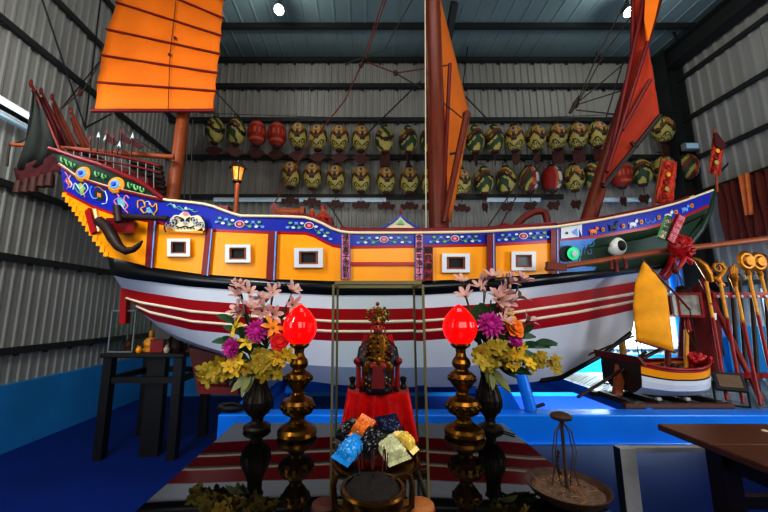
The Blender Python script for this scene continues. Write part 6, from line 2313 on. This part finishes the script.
MB().bx(1.9, 3.2, 2.55, 2.59, tz - .03, tz).build('top_bar', 'stainless', tf)
MB().bx(1.785, 1.79, 2.54, 2.6, .02, tz - .003).build('dark_side_sheet', 'flood_black', tf)  # thin black sheet makes the left leg's left side dark
# fine power cord behind the right vase
mb = MB().tube([(.62, 2.06, ZTB + .006), (.7, 2.14, ZTB + .006), (.8, 2.13, ZTB + .006), (.86, 2.05, ZTB + .006)], .004, 6)
tag(mb.build('power_cord', 'ink', None, (.7, 2.1, ZTB)), 'thin black power cord lying behind the right vase', 'cord')
# ================================================================== LIGHTS, WORLD, CAMERA
def area(name, loc, target, size, energy, col=(1, 1, 1), sy=None):
    l = bpy.data.lights.new(name, 'AREA')
    l.energy = energy
    l.color = col
    l.shape = 'RECTANGLE'
    l.size = size
    l.size_y = sy or size
    o = bpy.data.objects.new(name, l)
    COL.objects.link(o)
    o.location = loc
    o.rotation_euler = (V(target) - V(loc)).to_track_quat('-Z', 'Y').to_euler()
    return o


def point(name, loc, energy, r=.1, col=(1, 1, 1)):
    l = bpy.data.lights.new(name, 'POINT')
    l.energy = energy
    l.color = col
    l.shadow_soft_size = r
    o = bpy.data.objects.new(name, l)
    COL.objects.link(o)
    o.location = loc
    return o


area('front_key_fill', (.9, -.9, 3.3), (.5, 4.0, 1.8), 3.0, 112, (1, .98, .95), 1.6)  # added key light aimed at the hull, placed in the open front
area('left_hull_fill', (-3.9, -.4, 2.0), (-1.6, 3.8, 1.3), 1.4, 75, (.95, .98, 1), 2.2)  # added fill for the lower hull from the left, no door here
area('right_hull_fill', (5.6, -.2, 2.0), (2.2, 3.8, 1.3), 1.4, 105, (.95, .98, 1), 2.2)  # matching added fill from the right front, not a real doorway
area('left_wall_fill', (-2.4, .6, 4.4), (-4.4, 4.4, 2.2), 1.2, 125, (.95, .98, 1), .6)  # extra light put in to brighten the left wall, not a fitting
area('right_wall_fill', (3.6, 1.2, 5.6), (7.2, 6.6, 4.2), 1.2, 60, (.92, .98, 1), .8)  # invented fill that raises the right wall
area('back_wall_fill', (.8, 6.3, 1.1), (.8, 7.25, 3.6), 5.0, 60, (.92, .98, 1), .3)  # added lamp hidden behind the hull to lift the back wall
area('overhead_fill', (1.0, 2.3, 7.1), (1.0, 4.2, 1.6), 3.0, 60, (1, .98, .95), 1.2)  # added soft light simulating overhead lamps, no panel hangs there
area('window_daylight', (5.75, 7.0, 1.6), (4.6, 3.5, .3), 2.0, 35, (.9, .97, 1), 1.0)
area('side_door_daylight', (6.9, 2.4, 2.2), (3.2, 4.0, .9), 1.6, 60, (.93, .97, 1), 2.0)
area('left_tube_light', (XL + .35, 3.3, 4.05), (-2.5, 4, 2.0), .15, 14, (.95, .98, 1), 1.4)
sl_ = bpy.data.lights.new('rear_spot_fill', 'SPOT')  # added hidden spot that brightens the rear floor and kerb
sl_.energy = 3200
sl_.color = (.85, .97, 1)
sl_.spot_size = 1.7
sl_.spot_blend = .8
sl_.shadow_soft_size = .3
so_ = bpy.data.objects.new('rear_spot_fill', sl_)
COL.objects.link(so_)
so_.location = (4.2, 5.6, 3.0)
so_.rotation_euler = (V((4.3, 7.1, .1)) - V((4.2, 5.6, 3.0))).to_track_quat('-Z', 'Y').to_euler()
point('spot_bulb_left', sp1 + V((0, -.12, -.12)), 40, .08)
point('spot_bulb_right', sp2 + V((0, -.12, -.12)), 45, .08)
point('deck_lantern_glow', P(237.5, 174, 3.45), 1.5, .05, (1, .7, .35))
wo = bpy.data.worlds.new('world')
SC.world = wo
wo.use_nodes = True
bg = wo.node_tree.nodes['Background']
bg.inputs['Color'].default_value = (.72, .75, .8, 1)
bg.inputs['Strength'].default_value = .09
cam = bpy.data.cameras.new('camera')
cam.sensor_width = 36
cam.lens = F / 768 * 36
cam.shift_x = (384 - CX) / 768
co = bpy.data.objects.new('camera', cam)
COL.objects.link(co)
co.location = CAM
co.rotation_euler = (math.pi / 2 + PITCH, 0, 0)
SC.camera = co
SC.view_settings.view_transform = 'Standard'
SC.view_settings.look = 'None'
SC.view_settings.exposure = 0.0
SC.view_settings.gamma = 0.76
